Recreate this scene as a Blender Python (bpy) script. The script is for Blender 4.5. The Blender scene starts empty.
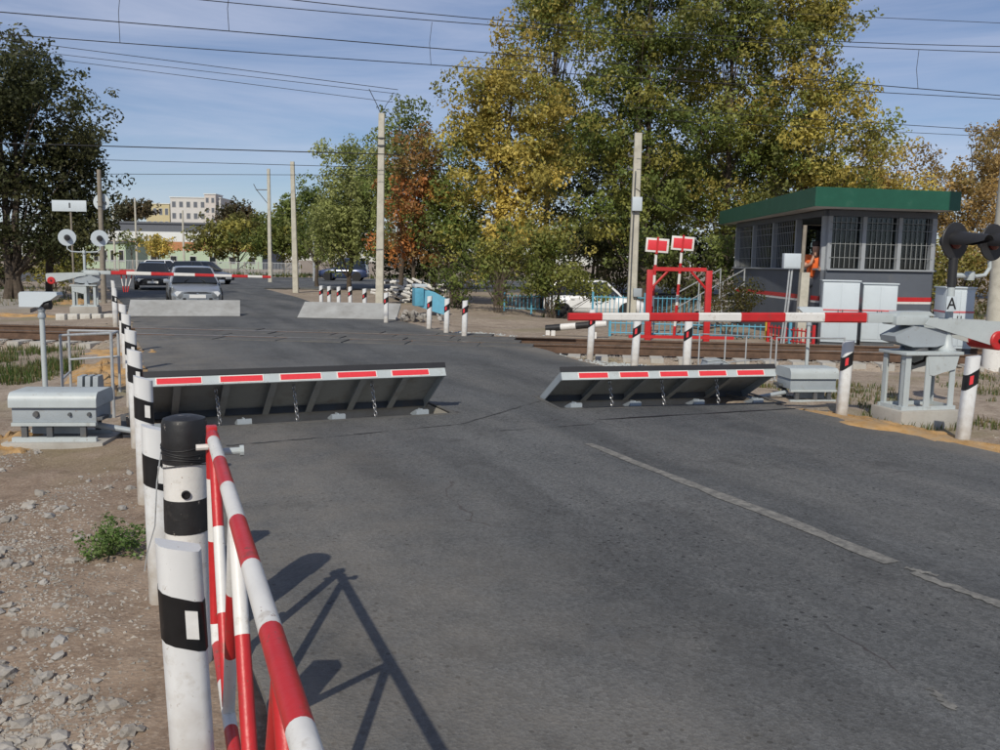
import bpy, bmesh, math, random
import numpy as np
from mathutils import Vector, Matrix, geometry

random.seed(7); RNG = np.random.default_rng(11)
scn = bpy.context.scene
col = scn.collection
rad = math.radians

# ------------------------------------------------------------------ camera
FPX = 880.0; CAMH = 1.65
pitch = math.atan(111.7 / FPX); roll = math.atan(0.017)
R0 = Vector((1, 0, 0)); F0 = Vector((0, math.cos(pitch), -math.sin(pitch))); U0 = Vector((0, math.sin(pitch), math.cos(pitch)))
CR = R0 * math.cos(roll) + U0 * math.sin(roll); CU = U0 * math.cos(roll) - R0 * math.sin(roll)
cam_d = bpy.data.cameras.new('camera'); cam = bpy.data.objects.new('camera', cam_d); col.objects.link(cam)
cam.matrix_world = Matrix(((CR.x, CU.x, -F0.x, 0), (CR.y, CU.y, -F0.y, 0), (CR.z, CU.z, -F0.z, CAMH), (0, 0, 0, 1)))
cam_d.sensor_width = 36; cam_d.lens = 36 * FPX / 1000; cam_d.clip_start = 0.05; cam_d.clip_end = 6000
scn.camera = cam

def ray(px, py): return CR * ((px - 500) / FPX) + CU * ((375 - py) / FPX) + F0
def G(px, py, z=0.0):
    r = ray(px, py); t = (z - CAMH) / r.z
    return Vector((r.x * t, r.y * t, z))
def W(px, py, d):
    r = ray(px, py); t = d / r.y
    return Vector((r.x * t, d, CAMH + r.z * t))
def X(px, d): return W(px, 262, d).x

# ------------------------------------------------------------------ sky, sun, exposure
LDIR = Vector((0.28, 1.2, -1.0)).normalized()
elev = math.asin(-LDIR.z); azim = math.atan2(-LDIR.x, -LDIR.y)
wd = bpy.data.worlds.new('World'); scn.world = wd; wd.use_nodes = True
nt = wd.node_tree; nt.nodes.clear()
def N(t, kind, **kw):
    n = t.nodes.new(kind)
    for k, v in kw.items():
        if hasattr(n, k): setattr(n, k, v)
        else: n.inputs[k.replace('_', ' ')].default_value = v
    return n
wo = N(nt, 'ShaderNodeOutputWorld'); bg = N(nt, 'ShaderNodeBackground'); bg.inputs[1].default_value = 0.072
sky = N(nt, 'ShaderNodeTexSky'); sky.sky_type = 'NISHITA'; sky.sun_disc = False
sky.sun_elevation = elev; sky.sun_rotation = azim; sky.air_density = 1.0; sky.dust_density = .1; sky.ozone_density = 3.2
tcw = N(nt, 'ShaderNodeTexCoord'); mpw = N(nt, 'ShaderNodeMapping'); mpw.inputs['Scale'].default_value = (1.0, 1.3, 8.0); mpw.inputs['Rotation'].default_value = (0.12, 0.15, 0.5)
nzw = N(nt, 'ShaderNodeTexNoise'); nzw.inputs['Scale'].default_value = 1.7; nzw.inputs['Detail'].default_value = 9; nzw.inputs['Roughness'].default_value = .58; nzw.inputs['Distortion'].default_value = .5
rpw = N(nt, 'ShaderNodeValToRGB'); rpw.color_ramp.elements[0].position = .36; rpw.color_ramp.elements[1].position = .70
rpw.color_ramp.elements[0].color = (.03, .03, .03, 1); rpw.color_ramp.elements[1].color = (.62, .62, .62, 1)
mxw = N(nt, 'ShaderNodeMixRGB'); mxw.inputs[2].default_value = (9.0, 9.4, 10.2, 1)
nt.links.new(tcw.outputs['Generated'], mpw.inputs[0]); nt.links.new(mpw.outputs[0], nzw.inputs['Vector']); nt.links.new(nzw.outputs[0], rpw.inputs[0])
nt.links.new(rpw.outputs[0], mxw.inputs[0]); nt.links.new(sky.outputs[0], mxw.inputs[1]); tnt = N(nt, 'ShaderNodeMixRGB'); tnt.blend_type = 'MULTIPLY'; tnt.inputs[0].default_value = 1; tnt.inputs[2].default_value = (.95, .97, 1.10, 1); nt.links.new(mxw.outputs[0], tnt.inputs[1]); nt.links.new(tnt.outputs[0], bg.inputs[0]); nt.links.new(bg.outputs[0], wo.inputs[0])
sun_d = bpy.data.lights.new('sun', 'SUN'); sun_d.energy = 3.6; sun_d.angle = rad(.53); sun_d.color = (1, .93, .80)
sun = bpy.data.objects.new('sun', sun_d); col.objects.link(sun); sun.rotation_euler = LDIR.to_track_quat('-Z', 'Y').to_euler(); sun.location = (0, 0, 40)
scn.view_settings.view_transform = 'Standard'; scn.view_settings.look = 'None'; scn.view_settings.exposure = 0.0; scn.view_settings.gamma = 1
scn.render.engine = 'CYCLES'
scn.cycles.max_bounces = 6; scn.cycles.transparent_max_bounces = 12

# ------------------------------------------------------------------ materials
MATS = {}
def mat(name, c, rough=.6, metal=0., var=.12, scale=6., bump=0., bscale=90., dirt=None, dscale=3., dlo=.5, dhi=.75, spec=.5, world=False, chips=None, splash=None):
    if name in MATS: return MATS[name]
    m = bpy.data.materials.new(name); m.use_nodes = True; t = m.node_tree; b = t.nodes['Principled BSDF']; L = t.links
    tc = N(t, 'ShaderNodeTexCoord'); src = tc.outputs['Object']
    if world:
        g = N(t, 'ShaderNodeNewGeometry'); src = g.outputs['Position']
    n = N(t, 'ShaderNodeTexNoise'); n.inputs['Scale'].default_value = scale; n.inputs['Detail'].default_value = 6; n.inputs['Roughness'].default_value = .62
    L.new(src, n.inputs['Vector'])
    mx = N(t, 'ShaderNodeMixRGB'); mx.inputs[1].default_value = (*[x * (1 - var) for x in c], 1); mx.inputs[2].default_value = (*[min(1, x * (1 + var)) for x in c], 1)
    r = N(t, 'ShaderNodeValToRGB'); r.color_ramp.elements[0].position = .32; r.color_ramp.elements[1].position = .68
    L.new(n.outputs[0], r.inputs[0]); L.new(r.outputs[0], mx.inputs[0]); out = mx.outputs[0]
    if dirt:
        n2 = N(t, 'ShaderNodeTexNoise'); n2.inputs['Scale'].default_value = dscale; n2.inputs['Detail'].default_value = 8; n2.inputs['Roughness'].default_value = .7
        L.new(src, n2.inputs['Vector']); r2 = N(t, 'ShaderNodeValToRGB'); r2.color_ramp.elements[0].position = dlo; r2.color_ramp.elements[1].position = dhi
        L.new(n2.outputs[0], r2.inputs[0]); m2 = N(t, 'ShaderNodeMixRGB'); m2.inputs[2].default_value = (*dirt, 1); L.new(r2.outputs[0], m2.inputs[0]); L.new(out, m2.inputs[1]); out = m2.outputs[0]
    if chips:
        n4 = N(t, 'ShaderNodeTexNoise'); n4.inputs['Scale'].default_value = 34; n4.inputs['Detail'].default_value = 7; n4.inputs['Roughness'].default_value = .72; L.new(src, n4.inputs['Vector'])
        r4 = N(t, 'ShaderNodeValToRGB'); r4.color_ramp.elements[0].position = .645; r4.color_ramp.elements[1].position = .665; L.new(n4.outputs[0], r4.inputs[0])
        m4 = N(t, 'ShaderNodeMixRGB'); m4.inputs[2].default_value = (*chips, 1); L.new(r4.outputs[0], m4.inputs[0]); L.new(out, m4.inputs[1]); out = m4.outputs[0]
    if splash:
        sz = N(t, 'ShaderNodeSeparateXYZ'); L.new(src, sz.inputs[0]); n5 = N(t, 'ShaderNodeTexNoise'); n5.inputs['Scale'].default_value = 14; n5.inputs['Detail'].default_value = 6; L.new(src, n5.inputs['Vector'])
        a5 = N(t, 'ShaderNodeMath', operation='MULTIPLY_ADD'); L.new(n5.outputs[0], a5.inputs[0]); a5.inputs[1].default_value = -.55; L.new(sz.outputs[2], a5.inputs[2])
        r5 = N(t, 'ShaderNodeMapRange'); r5.inputs[1].default_value = -.25; r5.inputs[2].default_value = .12; r5.inputs[3].default_value = .8; r5.inputs[4].default_value = 0; L.new(a5.outputs[0], r5.inputs[0])
        m5 = N(t, 'ShaderNodeMixRGB'); m5.inputs[2].default_value = (*splash, 1); L.new(r5.outputs[0], m5.inputs[0]); L.new(out, m5.inputs[1]); out = m5.outputs[0]
    L.new(out, b.inputs['Base Color']); b.inputs['Roughness'].default_value = rough; b.inputs['Metallic'].default_value = metal; b.inputs['Specular IOR Level'].default_value = spec
    if bump:
        n3 = N(t, 'ShaderNodeTexNoise'); n3.inputs['Scale'].default_value = bscale; n3.inputs['Detail'].default_value = 4
        L.new(src, n3.inputs['Vector']); bp = N(t, 'ShaderNodeBump'); bp.inputs['Strength'].default_value = bump; bp.inputs['Distance'].default_value = .01
        L.new(n3.outputs[0], bp.inputs['Height']); L.new(bp.outputs[0], b.inputs['Normal'])
    MATS[name] = m; return m

grime = (.10, .085, .065)
M_white = mat('white_plastic', (.66, .67, .67), .5, var=.05, scale=5, chips=(.40, .37, .33), splash=(.33, .28, .22), dirt=(.42, .38, .32), dscale=11, dlo=.56, dhi=.8)
M_wpaint = mat('white_paint', (.67, .66, .63), .45, chips=(.20, .10, .06), var=.05, scale=9, bump=.15, bscale=40, dirt=(.36, .31, .25), dscale=13, dlo=.57, dhi=.76)
M_black = mat('black_paint', (.016, .016, .017), .5, chips=(.22, .20, .18), var=.3, scale=9, bump=.15, bscale=40, dirt=(.09, .08, .07), dscale=10, dlo=.58, dhi=.85)
M_bband = mat('black_band', (.010, .010, .011), .4, var=.3, scale=12, dirt=(.06, .055, .05), dscale=12, dlo=.6, dhi=.85)
M_red = mat('red_paint', (.48, .02, .022), .42, chips=(.16, .07, .045), var=.10, scale=8, bump=.15, bscale=50, dirt=(.20, .05, .035), dscale=16, dlo=.56, dhi=.72)
M_redref = mat('red_reflector', (.68, .045, .055), .3, var=.06, scale=30)
M_whref = mat('white_reflector', (.72, .72, .70), .3, var=.05, scale=30)
M_grey = mat('grey_steel_paint', (.31, .35, .38), .45, chips=(.17, .11, .075), var=.07, scale=5, bump=.08, bscale=25, dirt=(.17, .15, .12), dscale=5, dlo=.56, dhi=.82)
M_lgrey = mat('light_grey_paint', (.42, .465, .475), .45, chips=(.20, .13, .09), var=.06, scale=5, bump=.06, bscale=25, dirt=(.22, .20, .16), dscale=6, dlo=.58, dhi=.82)
M_dgrey = mat('dark_steel', (.085, .092, .10), .5, var=.15, scale=4, dirt=(.13, .10, .07), dscale=5, dlo=.5, dhi=.8)
M_under = mat('plate_underside_paint', (.27, .29, .30), .5, var=.12, scale=4, dirt=(.12, .10, .08), dscale=4, dlo=.5, dhi=.8)
M_cab = mat('cabinet_paint', (.50, .56, .60), .45, var=.04, scale=2, dirt=(.30, .27, .22), dscale=3, dlo=.6, dhi=.85)
M_steel = mat('bare_steel', (.42, .42, .43), .35, .8, var=.2, scale=20)
M_galv = mat('galvanised_pipe', (.42, .44, .45), .45, .3, var=.12, scale=12, dirt=(.2, .15, .1), dscale=14, dlo=.58, dhi=.8)
M_rust = mat('rusty_rail', (.10, .058, .036), .75, var=.3, scale=7, bump=.2)
M_railhead = mat('polished_rail_head', (.40, .39, .38), .3, .9, var=.12, scale=9)
M_conc = mat('concrete', (.40, .385, .35), .85, var=.16, scale=5, bump=.35, bscale=70, dirt=(.20, .18, .15), dscale=2.5, dlo=.48, dhi=.8)
M_pole = mat('concrete_pole', (.47, .45, .38), .85, var=.12, scale=4, bump=.2, bscale=50, dirt=(.27, .25, .20), dscale=3, dlo=.5, dhi=.8)
M_dpole = mat('weathered_pole', (.24, .21, .17), .85, var=.2, scale=5, bump=.2)
M_plate = mat('plate_top_coating', (.34, .345, .335), .85, var=.10, scale=2.2, bump=.3, bscale=60, dirt=(.22, .215, .2), dscale=1.6, dlo=.42, dhi=.75, world=True)
M_rubber = mat('rubber', (.02, .02, .021), .8, var=.3, scale=20)
M_deck = mat('crossing_panel', (.095, .094, .09), .85, var=.2, scale=5, bump=.3, bscale=60, dirt=(.15, .135, .115), dscale=2, dlo=.5, dhi=.85, world=True)
M_green = mat('green_roof_paint', (.012, .085, .052), .45, var=.10, scale=3, dirt=(.05, .12, .085), dscale=3, dlo=.55, dhi=.85)
M_booth = mat('booth_wall_grey', (.095, .108, .130), .6, var=.08, scale=2, dirt=(.15, .145, .135), dscale=2.2, dlo=.55, dhi=.9)
M_soffit = mat('soffit_white', (.5, .5, .48), .7, var=.06)
M_frame = mat('window_frame_grey', (.30, .32, .34), .5, var=.06)
M_bars = mat('grille_bars', (.24, .25, .25), .6, var=.05)
M_sand = mat('orange_sand', (.46, .27, .10), .95, var=.3, scale=9, bump=.9, bscale=90, dirt=(.30, .23, .15), dscale=4.5, dlo=.42, dhi=.66, world=True)
M_gravel = mat('gravel_stone', (.30, .275, .24), .9, var=.35, scale=3, bump=.3, bscale=80, world=True)
M_stone2 = mat('pale_stone', (.33, .315, .29), .88, var=.28, scale=6, bump=.3, bscale=60, dirt=(.19, .16, .125), dscale=5, dlo=.45, dhi=.75, world=True)
M_ballast = mat('ballast_stone', (.27, .25, .22), .92, var=.4, scale=4, dirt=(.15, .11, .075), dscale=1.5, dlo=.45, dhi=.75, world=True)
M_bark = mat('bark', (.075, .058, .043), .95, var=.35, scale=6, bump=.8, bscale=25)
M_birch = mat('pale_bark', (.30, .28, .24), .9, var=.3, scale=6, bump=.5, bscale=25)
M_blue = mat('blue_paint', (.09, .32, .45), .5, var=.10, scale=8, dirt=(.14, .30, .36), dscale=6, dlo=.55, dhi=.85)
M_yellow = mat('yellow_paint', (.55, .38, .04), .5, var=.1)
M_gpaint = mat('green_paint', (.06, .26, .13), .5, var=.1)
M_wire = mat('overhead_wire', (.02, .02, .022), .6, var=.2)
M_cable = mat('black_cable', (.012, .012, .013), .6, var=.2)
M_skin = mat('skin', (.45, .26, .18), .55, var=.06)
M_hair = mat('hair', (.03, .02, .015), .8, var=.2)
M_orange = mat('orange_vest_cloth', (.80, .15, .03), .75, var=.08, scale=12)
M_trouser = mat('dark_trousers', (.03, .035, .05), .85, var=.1)
M_tyre = mat('tyre', (.016, .016, .017), .8, var=.2)
M_chrome = mat('bright_metal', (.6, .6, .62), .25, .9, var=.05)
M_lamp = mat('headlamp_lens', (.70, .72, .74), .12, var=.05)
M_redlens = mat('red_lens', (.10, .010, .010), .2, var=.1)
M_plas = mat('black_plastic', (.02, .02, .022), .5, var=.15)
M_cover = mat('asphalt_line_paint', (.40, .39, .36), .85, var=.15, scale=9, bump=.3, bscale=140, world=True)
M_dust = mat('pale_path', (.30, .27, .23), .95, var=.14, scale=1.2, bump=.3, bscale=40, world=True)
M_kerbs = mat('white_concrete', (.52, .51, .47), .85, var=.1, scale=4, dirt=(.3, .27, .22), dscale=3)

def glass(name, tint, alpha):
    m = bpy.data.materials.new(name); m.use_nodes = True; t = m.node_tree; t.nodes.clear()
    o = N(t, 'ShaderNodeOutputMaterial'); tr = N(t, 'ShaderNodeBsdfTransparent'); tr.inputs[0].default_value = (*tint, 1)
    gl = N(t, 'ShaderNodeBsdfGlossy'); gl.inputs['Roughness'].default_value = .04; gl.inputs[0].default_value = (.9, .93, .95, 1)
    fr = N(t, 'ShaderNodeFresnel'); fr.inputs[0].default_value = 1.5
    ns = N(t, 'ShaderNodeTexNoise'); ns.inputs['Scale'].default_value = 1.5
    bp = N(t, 'ShaderNodeBump'); bp.inputs['Strength'].default_value = .04; t.links.new(ns.outputs[0], bp.inputs['Height']); t.links.new(bp.outputs[0], gl.inputs['Normal'])
    ms = N(t, 'ShaderNodeMixShader'); t.links.new(fr.outputs[0], ms.inputs[0]); t.links.new(tr.outputs[0], ms.inputs[1]); t.links.new(gl.outputs[0], ms.inputs[2]); t.links.new(ms.outputs[0], o.inputs[0])
    return m
M_glass = glass('window_glass', (.55, .60, .62), 0)
M_cglass = mat('car_glass', (.012, .015, .018), .06, var=.1, spec=.8)

def paint(name, c, rough=.28, metal=.3):
    m = mat(name, c, rough, metal, var=.04, scale=3, dirt=tuple(x * .75 + .03 for x in c), dscale=4, dlo=.55, dhi=.9)
    m.node_tree.nodes['Principled BSDF'].inputs['Coat Weight'].default_value = .5; m.node_tree.nodes['Principled BSDF'].inputs['Coat Roughness'].default_value = .1
    return m

def leafmat(name, trans=.35):
    m = bpy.data.materials.new(name); m.use_nodes = True; t = m.node_tree; t.nodes.clear(); L = t.links
    o = N(t, 'ShaderNodeOutputMaterial'); at = N(t, 'ShaderNodeAttribute'); at.attribute_name = 'leafcol'
    ns = N(t, 'ShaderNodeTexNoise'); ns.inputs['Scale'].default_value = 9; g = N(t, 'ShaderNodeNewGeometry'); L.new(g.outputs['Position'], ns.inputs['Vector'])
    hs = N(t, 'ShaderNodeHueSaturation'); mr = N(t, 'ShaderNodeMapRange'); mr.inputs[3].default_value = .7; mr.inputs[4].default_value = 1.3
    L.new(ns.outputs[0], mr.inputs[0]); L.new(mr.outputs[0], hs.inputs['Value']); L.new(at.outputs['Color'], hs.inputs['Color'])
    pb = N(t, 'ShaderNodeBsdfPrincipled'); pb.inputs['Roughness'].default_value = .5; pb.inputs['Specular IOR Level'].default_value = .35; L.new(hs.outputs[0], pb.inputs['Base Color'])
    tl = N(t, 'ShaderNodeBsdfTranslucent'); L.new(hs.outputs[0], tl.inputs[0])
    ms = N(t, 'ShaderNodeMixShader'); ms.inputs[0].default_value = trans; L.new(pb.outputs[0], ms.inputs[1]); L.new(tl.outputs[0], ms.inputs[2]); L.new(ms.outputs[0], o.inputs[0])
    return m
M_leaf = leafmat('foliage', .42)

# ------------------------------------------------------------------ mesh builder
class MB:
    def __init__(s): s.v = []; s.f = []; s.m = []
    def add(s, vs, fs, mi=0):
        o = len(s.v); s.v += [tuple(v) for v in vs]; s.f += [tuple(i + o for i in f) for f in fs]; s.m += [mi] * len(fs); return s
    def box(s, c, d, rz=0, mi=0, bev=0, rot=None):
        bm = bmesh.new(); bmesh.ops.create_cube(bm, size=1)
        bmesh.ops.scale(bm, vec=d, verts=bm.verts)
        if bev: bmesh.ops.bevel(bm, geom=bm.edges[:], offset=bev, segments=2, affect='EDGES', profile=.6)
        Mx = Matrix.Translation(c) @ (rot.to_4x4() if rot else Matrix.Rotation(rz, 4, 'Z'))
        bm.transform(Mx); bm.verts.index_update()
        s.add([v.co[:] for v in bm.verts], [[v.index for v in f.verts] for f in bm.faces], mi); bm.free(); return s
    def tube(s, a, b, r0, r1=None, n=10, mi=0, caps=True):
        a = Vector(a); b = Vector(b); r1 = r0 if r1 is None else r1
        q = (b - a).to_track_quat('Z', 'Y'); vs = []
        for p, r in ((a, r0), (b, r1)):
            for i in range(n):
                t = 2 * math.pi * i / n; vs.append(p + q @ Vector((r * math.cos(t), r * math.sin(t), 0)))
        fs = [(i, (i + 1) % n, n + (i + 1) % n, n + i) for i in range(n)]
        if caps: fs += [tuple(range(n - 1, -1, -1)), tuple(range(n, 2 * n))]
        return s.add(vs, fs, mi)
    def path(s, pts, r, n=8, mi=0, stripes=None):
        pts = [Vector(p) for p in pts]; rs = r if isinstance(r, (list, tuple)) else [r] * len(pts); o = len(s.v); up = None
        for i, p in enumerate(pts):
            d = (pts[min(i + 1, len(pts) - 1)] - pts[max(i - 1, 0)]).normalized()
            x = d.orthogonal().normalized() if up is None else (up - d * up.dot(d)).normalized()
            up = x; y = d.cross(x)
            s.v += [tuple(p + x * (rs[i] * math.cos(2 * math.pi * k / n)) + y * (rs[i] * math.sin(2 * math.pi * k / n))) for k in range(n)]
        for i in range(len(pts) - 1):
            m = mi if not stripes else stripes[i % len(stripes)]
            for k in range(n):
                s.f.append((o + i * n + k, o + i * n + (k + 1) % n, o + (i + 1) * n + (k + 1) % n, o + (i + 1) * n + k)); s.m.append(m)
        e = o + (len(pts) - 1) * n
        s.f += [tuple(range(o + n - 1, o - 1, -1)), tuple(range(e, e + n))]; s.m += [mi if not stripes else stripes[0], mi if not stripes else stripes[(len(pts) - 2) % len(stripes)]]
        return s
    def prism(s, poly, z0, z1, mi=0):
        n = len(poly); vs = [(p[0], p[1], z0) for p in poly] + [(p[0], p[1], z1) for p in poly]
        a = sum(poly[i][0] * poly[(i + 1) % n][1] - poly[(i + 1) % n][0] * poly[i][1] for i in range(n))
        if a < 0: vs = vs[:n][::-1] + vs[n:][::-1]
        return s.add(vs, [tuple(range(n - 1, -1, -1)), tuple(range(n, 2 * n))] + [(i, (i + 1) % n, n + (i + 1) % n, n + i) for i in range(n)], mi)
    def extrude(s, poly, o, ax, ay, az, mi=0):
        """poly in (ax,ay) plane from origin o, extruded by vector az"""
        o = Vector(o); ax = Vector(ax); ay = Vector(ay); az = Vector(az); n = len(poly)
        b = [o + ax * p[0] + ay * p[1] for p in poly]; vs = b + [p + az for p in b]
        fs = [tuple(range(n - 1, -1, -1)), tuple(range(n, 2 * n))] + [(i, (i + 1) % n, n + (i + 1) % n, n + i) for i in range(n)]
        a = sum(poly[i][0] * poly[(i + 1) % n][1] - poly[(i + 1) % n][0] * poly[i][1] for i in range(n))
        if (a < 0) != (ax.cross(ay).dot(az) < 0): fs = [f[::-1] for f in fs]
        return s.add(vs, fs, mi)
    def lathe(s, prof, c=(0, 0, 0), n=20, mi=0, q=None):
        c = Vector(c); o = len(s.v)
        for r, z in prof:
            for k in range(n):
                p = Vector((r * math.cos(2 * math.pi * k / n), r * math.sin(2 * math.pi * k / n), z)); s.v.append(tuple(c + (q @ p if q else p)))
        for i in range(len(prof) - 1):
            for k in range(n):
                s.f.append((o + i * n + k, o + i * n + (k + 1) % n, o + (i + 1) * n + (k + 1) % n, o + (i + 1) * n + k)); s.m.append(mi)
        e = o + (len(prof) - 1) * n
        s.f += [tuple(range(o + n - 1, o - 1, -1)), tuple(range(e, e + n))]; s.m += [mi, mi]; return s
    def loft(s, rings, mi=0):
        n = len(rings[0]); o = len(s.v)
        for r in rings: s.v += [tuple(p) for p in r]
        for i in range(len(rings) - 1):
            for k in range(n): s.f.append((o + i * n + k, o + i * n + (k + 1) % n, o + (i + 1) * n + (k + 1) % n, o + (i + 1) * n + k)); s.m.append(mi)
        e = o + (len(rings) - 1) * n
        s.f += [tuple(range(o + n - 1, o - 1, -1)), tuple(range(e, e + n))]; s.m += [mi, mi]; return s
    def build(s, name, mats, parent=None, smooth=True, angle=35):
        me = bpy.data.meshes.new(name); me.from_pydata(s.v, [], s.f)
        if not isinstance(mats, (list, tuple)): mats = [mats]
        for m in mats: me.materials.append(m)
        if len(mats) > 1: me.polygons.foreach_set('material_index', s.m)
        bm = bmesh.new(); bm.from_mesh(me); bmesh.ops.recalc_face_normals(bm, faces=bm.faces); bm.to_mesh(me); bm.free()
        if smooth: me.shade_smooth(); me.set_sharp_from_angle(angle=rad(angle))
        o = bpy.data.objects.new(name, me); col.objects.link(o)
        if parent: o.parent = parent
        return o

def tag(o, label=None, cat=None, group=None, kind=None):
    if label: o['label'] = label
    if cat: o['category'] = cat
    if group: o['group'] = group
    if kind: o['kind'] = kind
    return o
def thing(name, label, cat, loc=(0, 0, 0), rz=0, group=None, kind=None):
    o = bpy.data.objects.new(name, None); o.empty_display_size = .2; col.objects.link(o); o.location = loc; o.rotation_euler = (0, 0, rz)
    return tag(o, label, cat, group, kind)
def copy_tree(o, parent=None):
    c = o.copy(); col.objects.link(c); c.parent = parent
    for ch in list(o.children): copy_tree(ch, c)
    return c

# ------------------------------------------------------------------ layout frames
RD = Vector((-.405, .9143, 0)); RN = Vector((.9143, .405, 0)); RYAW = math.atan2(.405, .9143)   # road direction, its right-hand normal
def UV(u, v, z=0): return RD * u + RN * v + Vector((0, 0, z))
def uv(p): return (p[0] * RD.x + p[1] * RD.y, p[0] * RN.x + p[1] * RN.y)
VL, VR = .47, 7.42
nr0, nr1 = G(50, 332), G(760, 350)
TD = (nr1 - nr0).normalized(); TN = Vector((-TD.y, TD.x, 0)); TC = nr0 + TN * .76         # track direction, normal, point on centre line
def track_w(x, y): return (x - TC.x) * TN.x + (y - TC.y) * TN.y
def TP(s, w, z=0): return TC + TD * s + TN * w + Vector((0, 0, z))
NZ = RNG.random((64, 64))
def vn(x, y):
    x = np.asarray(x, float); y = np.asarray(y, float); xi = np.floor(x).astype(int); yi = np.floor(y).astype(int); fx = x - xi; fy = y - yi
    fx = fx * fx * (3 - 2 * fx); fy = fy * fy * (3 - 2 * fy); g = lambda a, b: NZ[a % 64, b % 64]
    return (g(xi, yi) * (1 - fx) + g(xi + 1, yi) * fx) * (1 - fy) + (g(xi, yi + 1) * (1 - fx) + g(xi + 1, yi + 1) * fx) * fy - .5
def sst(a, b, x): t = np.clip((x - a) / (b - a), 0, 1); return t * t * (3 - 2 * t)
def height(x, y):
    x = np.asarray(x, float); y = np.asarray(y, float)
    u = x * RD.x + y * RD.y; v = x * RN.x + y * RN.y
    out = np.maximum(VL - v, v - VR)                          # >0 outside the road
    h = -.045 - .07 * sst(.2, 2.0, out) + .09 * vn(x * .55, y * .55) * sst(.3, 2., out) + .05 * vn(x * 2.1, y * 2.1) * sst(.05, .8, out) + .012 * vn(x * 6.5, y * 6.5) * sst(.0, .5, out)
    w = np.abs((x - TC.x) * TN.x + (y - TC.y) * TN.y)
    k = (1 - sst(1.5, 2.6, w)) * sst(.1, .9, out)
    h = h * (1 - k) + (-.20 + .03 * vn(x * 3, y * 3)) * k
    ww = (x - TC.x) * TN.x + (y - TC.y) * TN.y; kn = sst(-3.3, -2.2, ww) * (1 - sst(-1.5, -1.2, ww)) * sst(.3, 1.0, out); h = h * (1 - kn) + (-.36 + .06 * vn(x * 2.5, y * 2.5)) * kn
    d = sst(.25, .6, -out) * (1 - sst(30, 34, u)); h = h * (1 - d) - .6 * d
    dip = sst(29, 32, y) * (1 - sst(41, 44, y)) * sst(0, 2.5, x) * (1 - sst(7, 9, x)); h = h - .43 * dip
    return np.minimum(h, .06) * (1 - sst(45, 70, y)) - .05 * sst(45, 70, y)
def hz(x, y): return float(height(x, y))

# ------------------------------------------------------------------ ground
def ground_material():
    m = bpy.data.materials.new('dirt_ground'); m.use_nodes = True; t = m.node_tree; L = t.links; b = t.nodes['Principled BSDF']; b.inputs['Roughness'].default_value = .95; b.inputs['Specular IOR Level'].default_value = .2
    g = N(t, 'ShaderNodeNewGeometry'); P = g.outputs['Position']
    def noise(sc, det=6, ro=.6):
        n = N(t, 'ShaderNodeTexNoise'); n.inputs['Scale'].default_value = sc; n.inputs['Detail'].default_value = det; n.inputs['Roughness'].default_value = ro; L.new(P, n.inputs['Vector']); return n.outputs[0]
    def ramp(x, a, b_):
        r = N(t, 'ShaderNodeValToRGB'); r.color_ramp.elements[0].position = a; r.color_ramp.elements[1].position = b_; L.new(x, r.inputs[0]); return r.outputs[0]
    def mix(f, a, b_, mode='MIX'):
        n = N(t, 'ShaderNodeMixRGB'); n.blend_type = mode
        for i, s_ in ((0, f), (1, a), (2, b_)):
            if hasattr(s_, 'is_linked'): L.new(s_, n.inputs[i])
            else: n.inputs[i].default_value = s_ if isinstance(s_, float) else (*s_, 1)
        return n.outputs[0]
    c = mix(ramp(noise(.8), .35, .65), (.27, .215, .165), (.38, .315, .25))
    c = mix(ramp(noise(4.5, 8, .7), .42, .7), c, (.20, .155, .118))
    c = mix(ramp(noise(26, 5, .7), .5, .72), c, (.42, .37, .31))
    c = mix(ramp(noise(.33, 5), .55, .68), c, (.24, .21, .13))
    sx = N(t, 'ShaderNodeSeparateXYZ'); L.new(P, sx.inputs[0]); mr = N(t, 'ShaderNodeMapRange'); mr.inputs[1].default_value = 7; mr.inputs[2].default_value = 10.5; L.new(sx.outputs[1], mr.inputs[0])
    c = mix(mr.outputs[0], mix(1.0, c, (.84, .77, .72), 'MULTIPLY'), c)     # browner soil on the near verge
    vo = N(t, 'ShaderNodeTexVoronoi'); vo.inputs['Scale'].default_value = 42; L.new(P, vo.inputs['Vector'])
    bw = N(t, 'ShaderNodeRGBToBW'); L.new(vo.outputs['Color'], bw.inputs[0])
    c = mix(ramp(vo.outputs['Distance'], .0, .5), mix(.40, c, ramp(bw.outputs[0], .1, .9), 'OVERLAY'), c)
    L.new(c, b.inputs['Base Color'])
    ad = N(t, 'ShaderNodeMath', operation='ADD'); L.new(noise(75, 6, .75), ad.inputs[0]); L.new(vo.outputs['Distance'], ad.inputs[1])
    bp = N(t, 'ShaderNodeBump'); bp.inputs['Strength'].default_value = .5; bp.inputs['Distance'].default_value = .010; L.new(ad.outputs[0], bp.inputs['Height']); L.new(bp.outputs[0], b.inputs['Normal'])
    return m
M_ground = ground_material()
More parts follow.
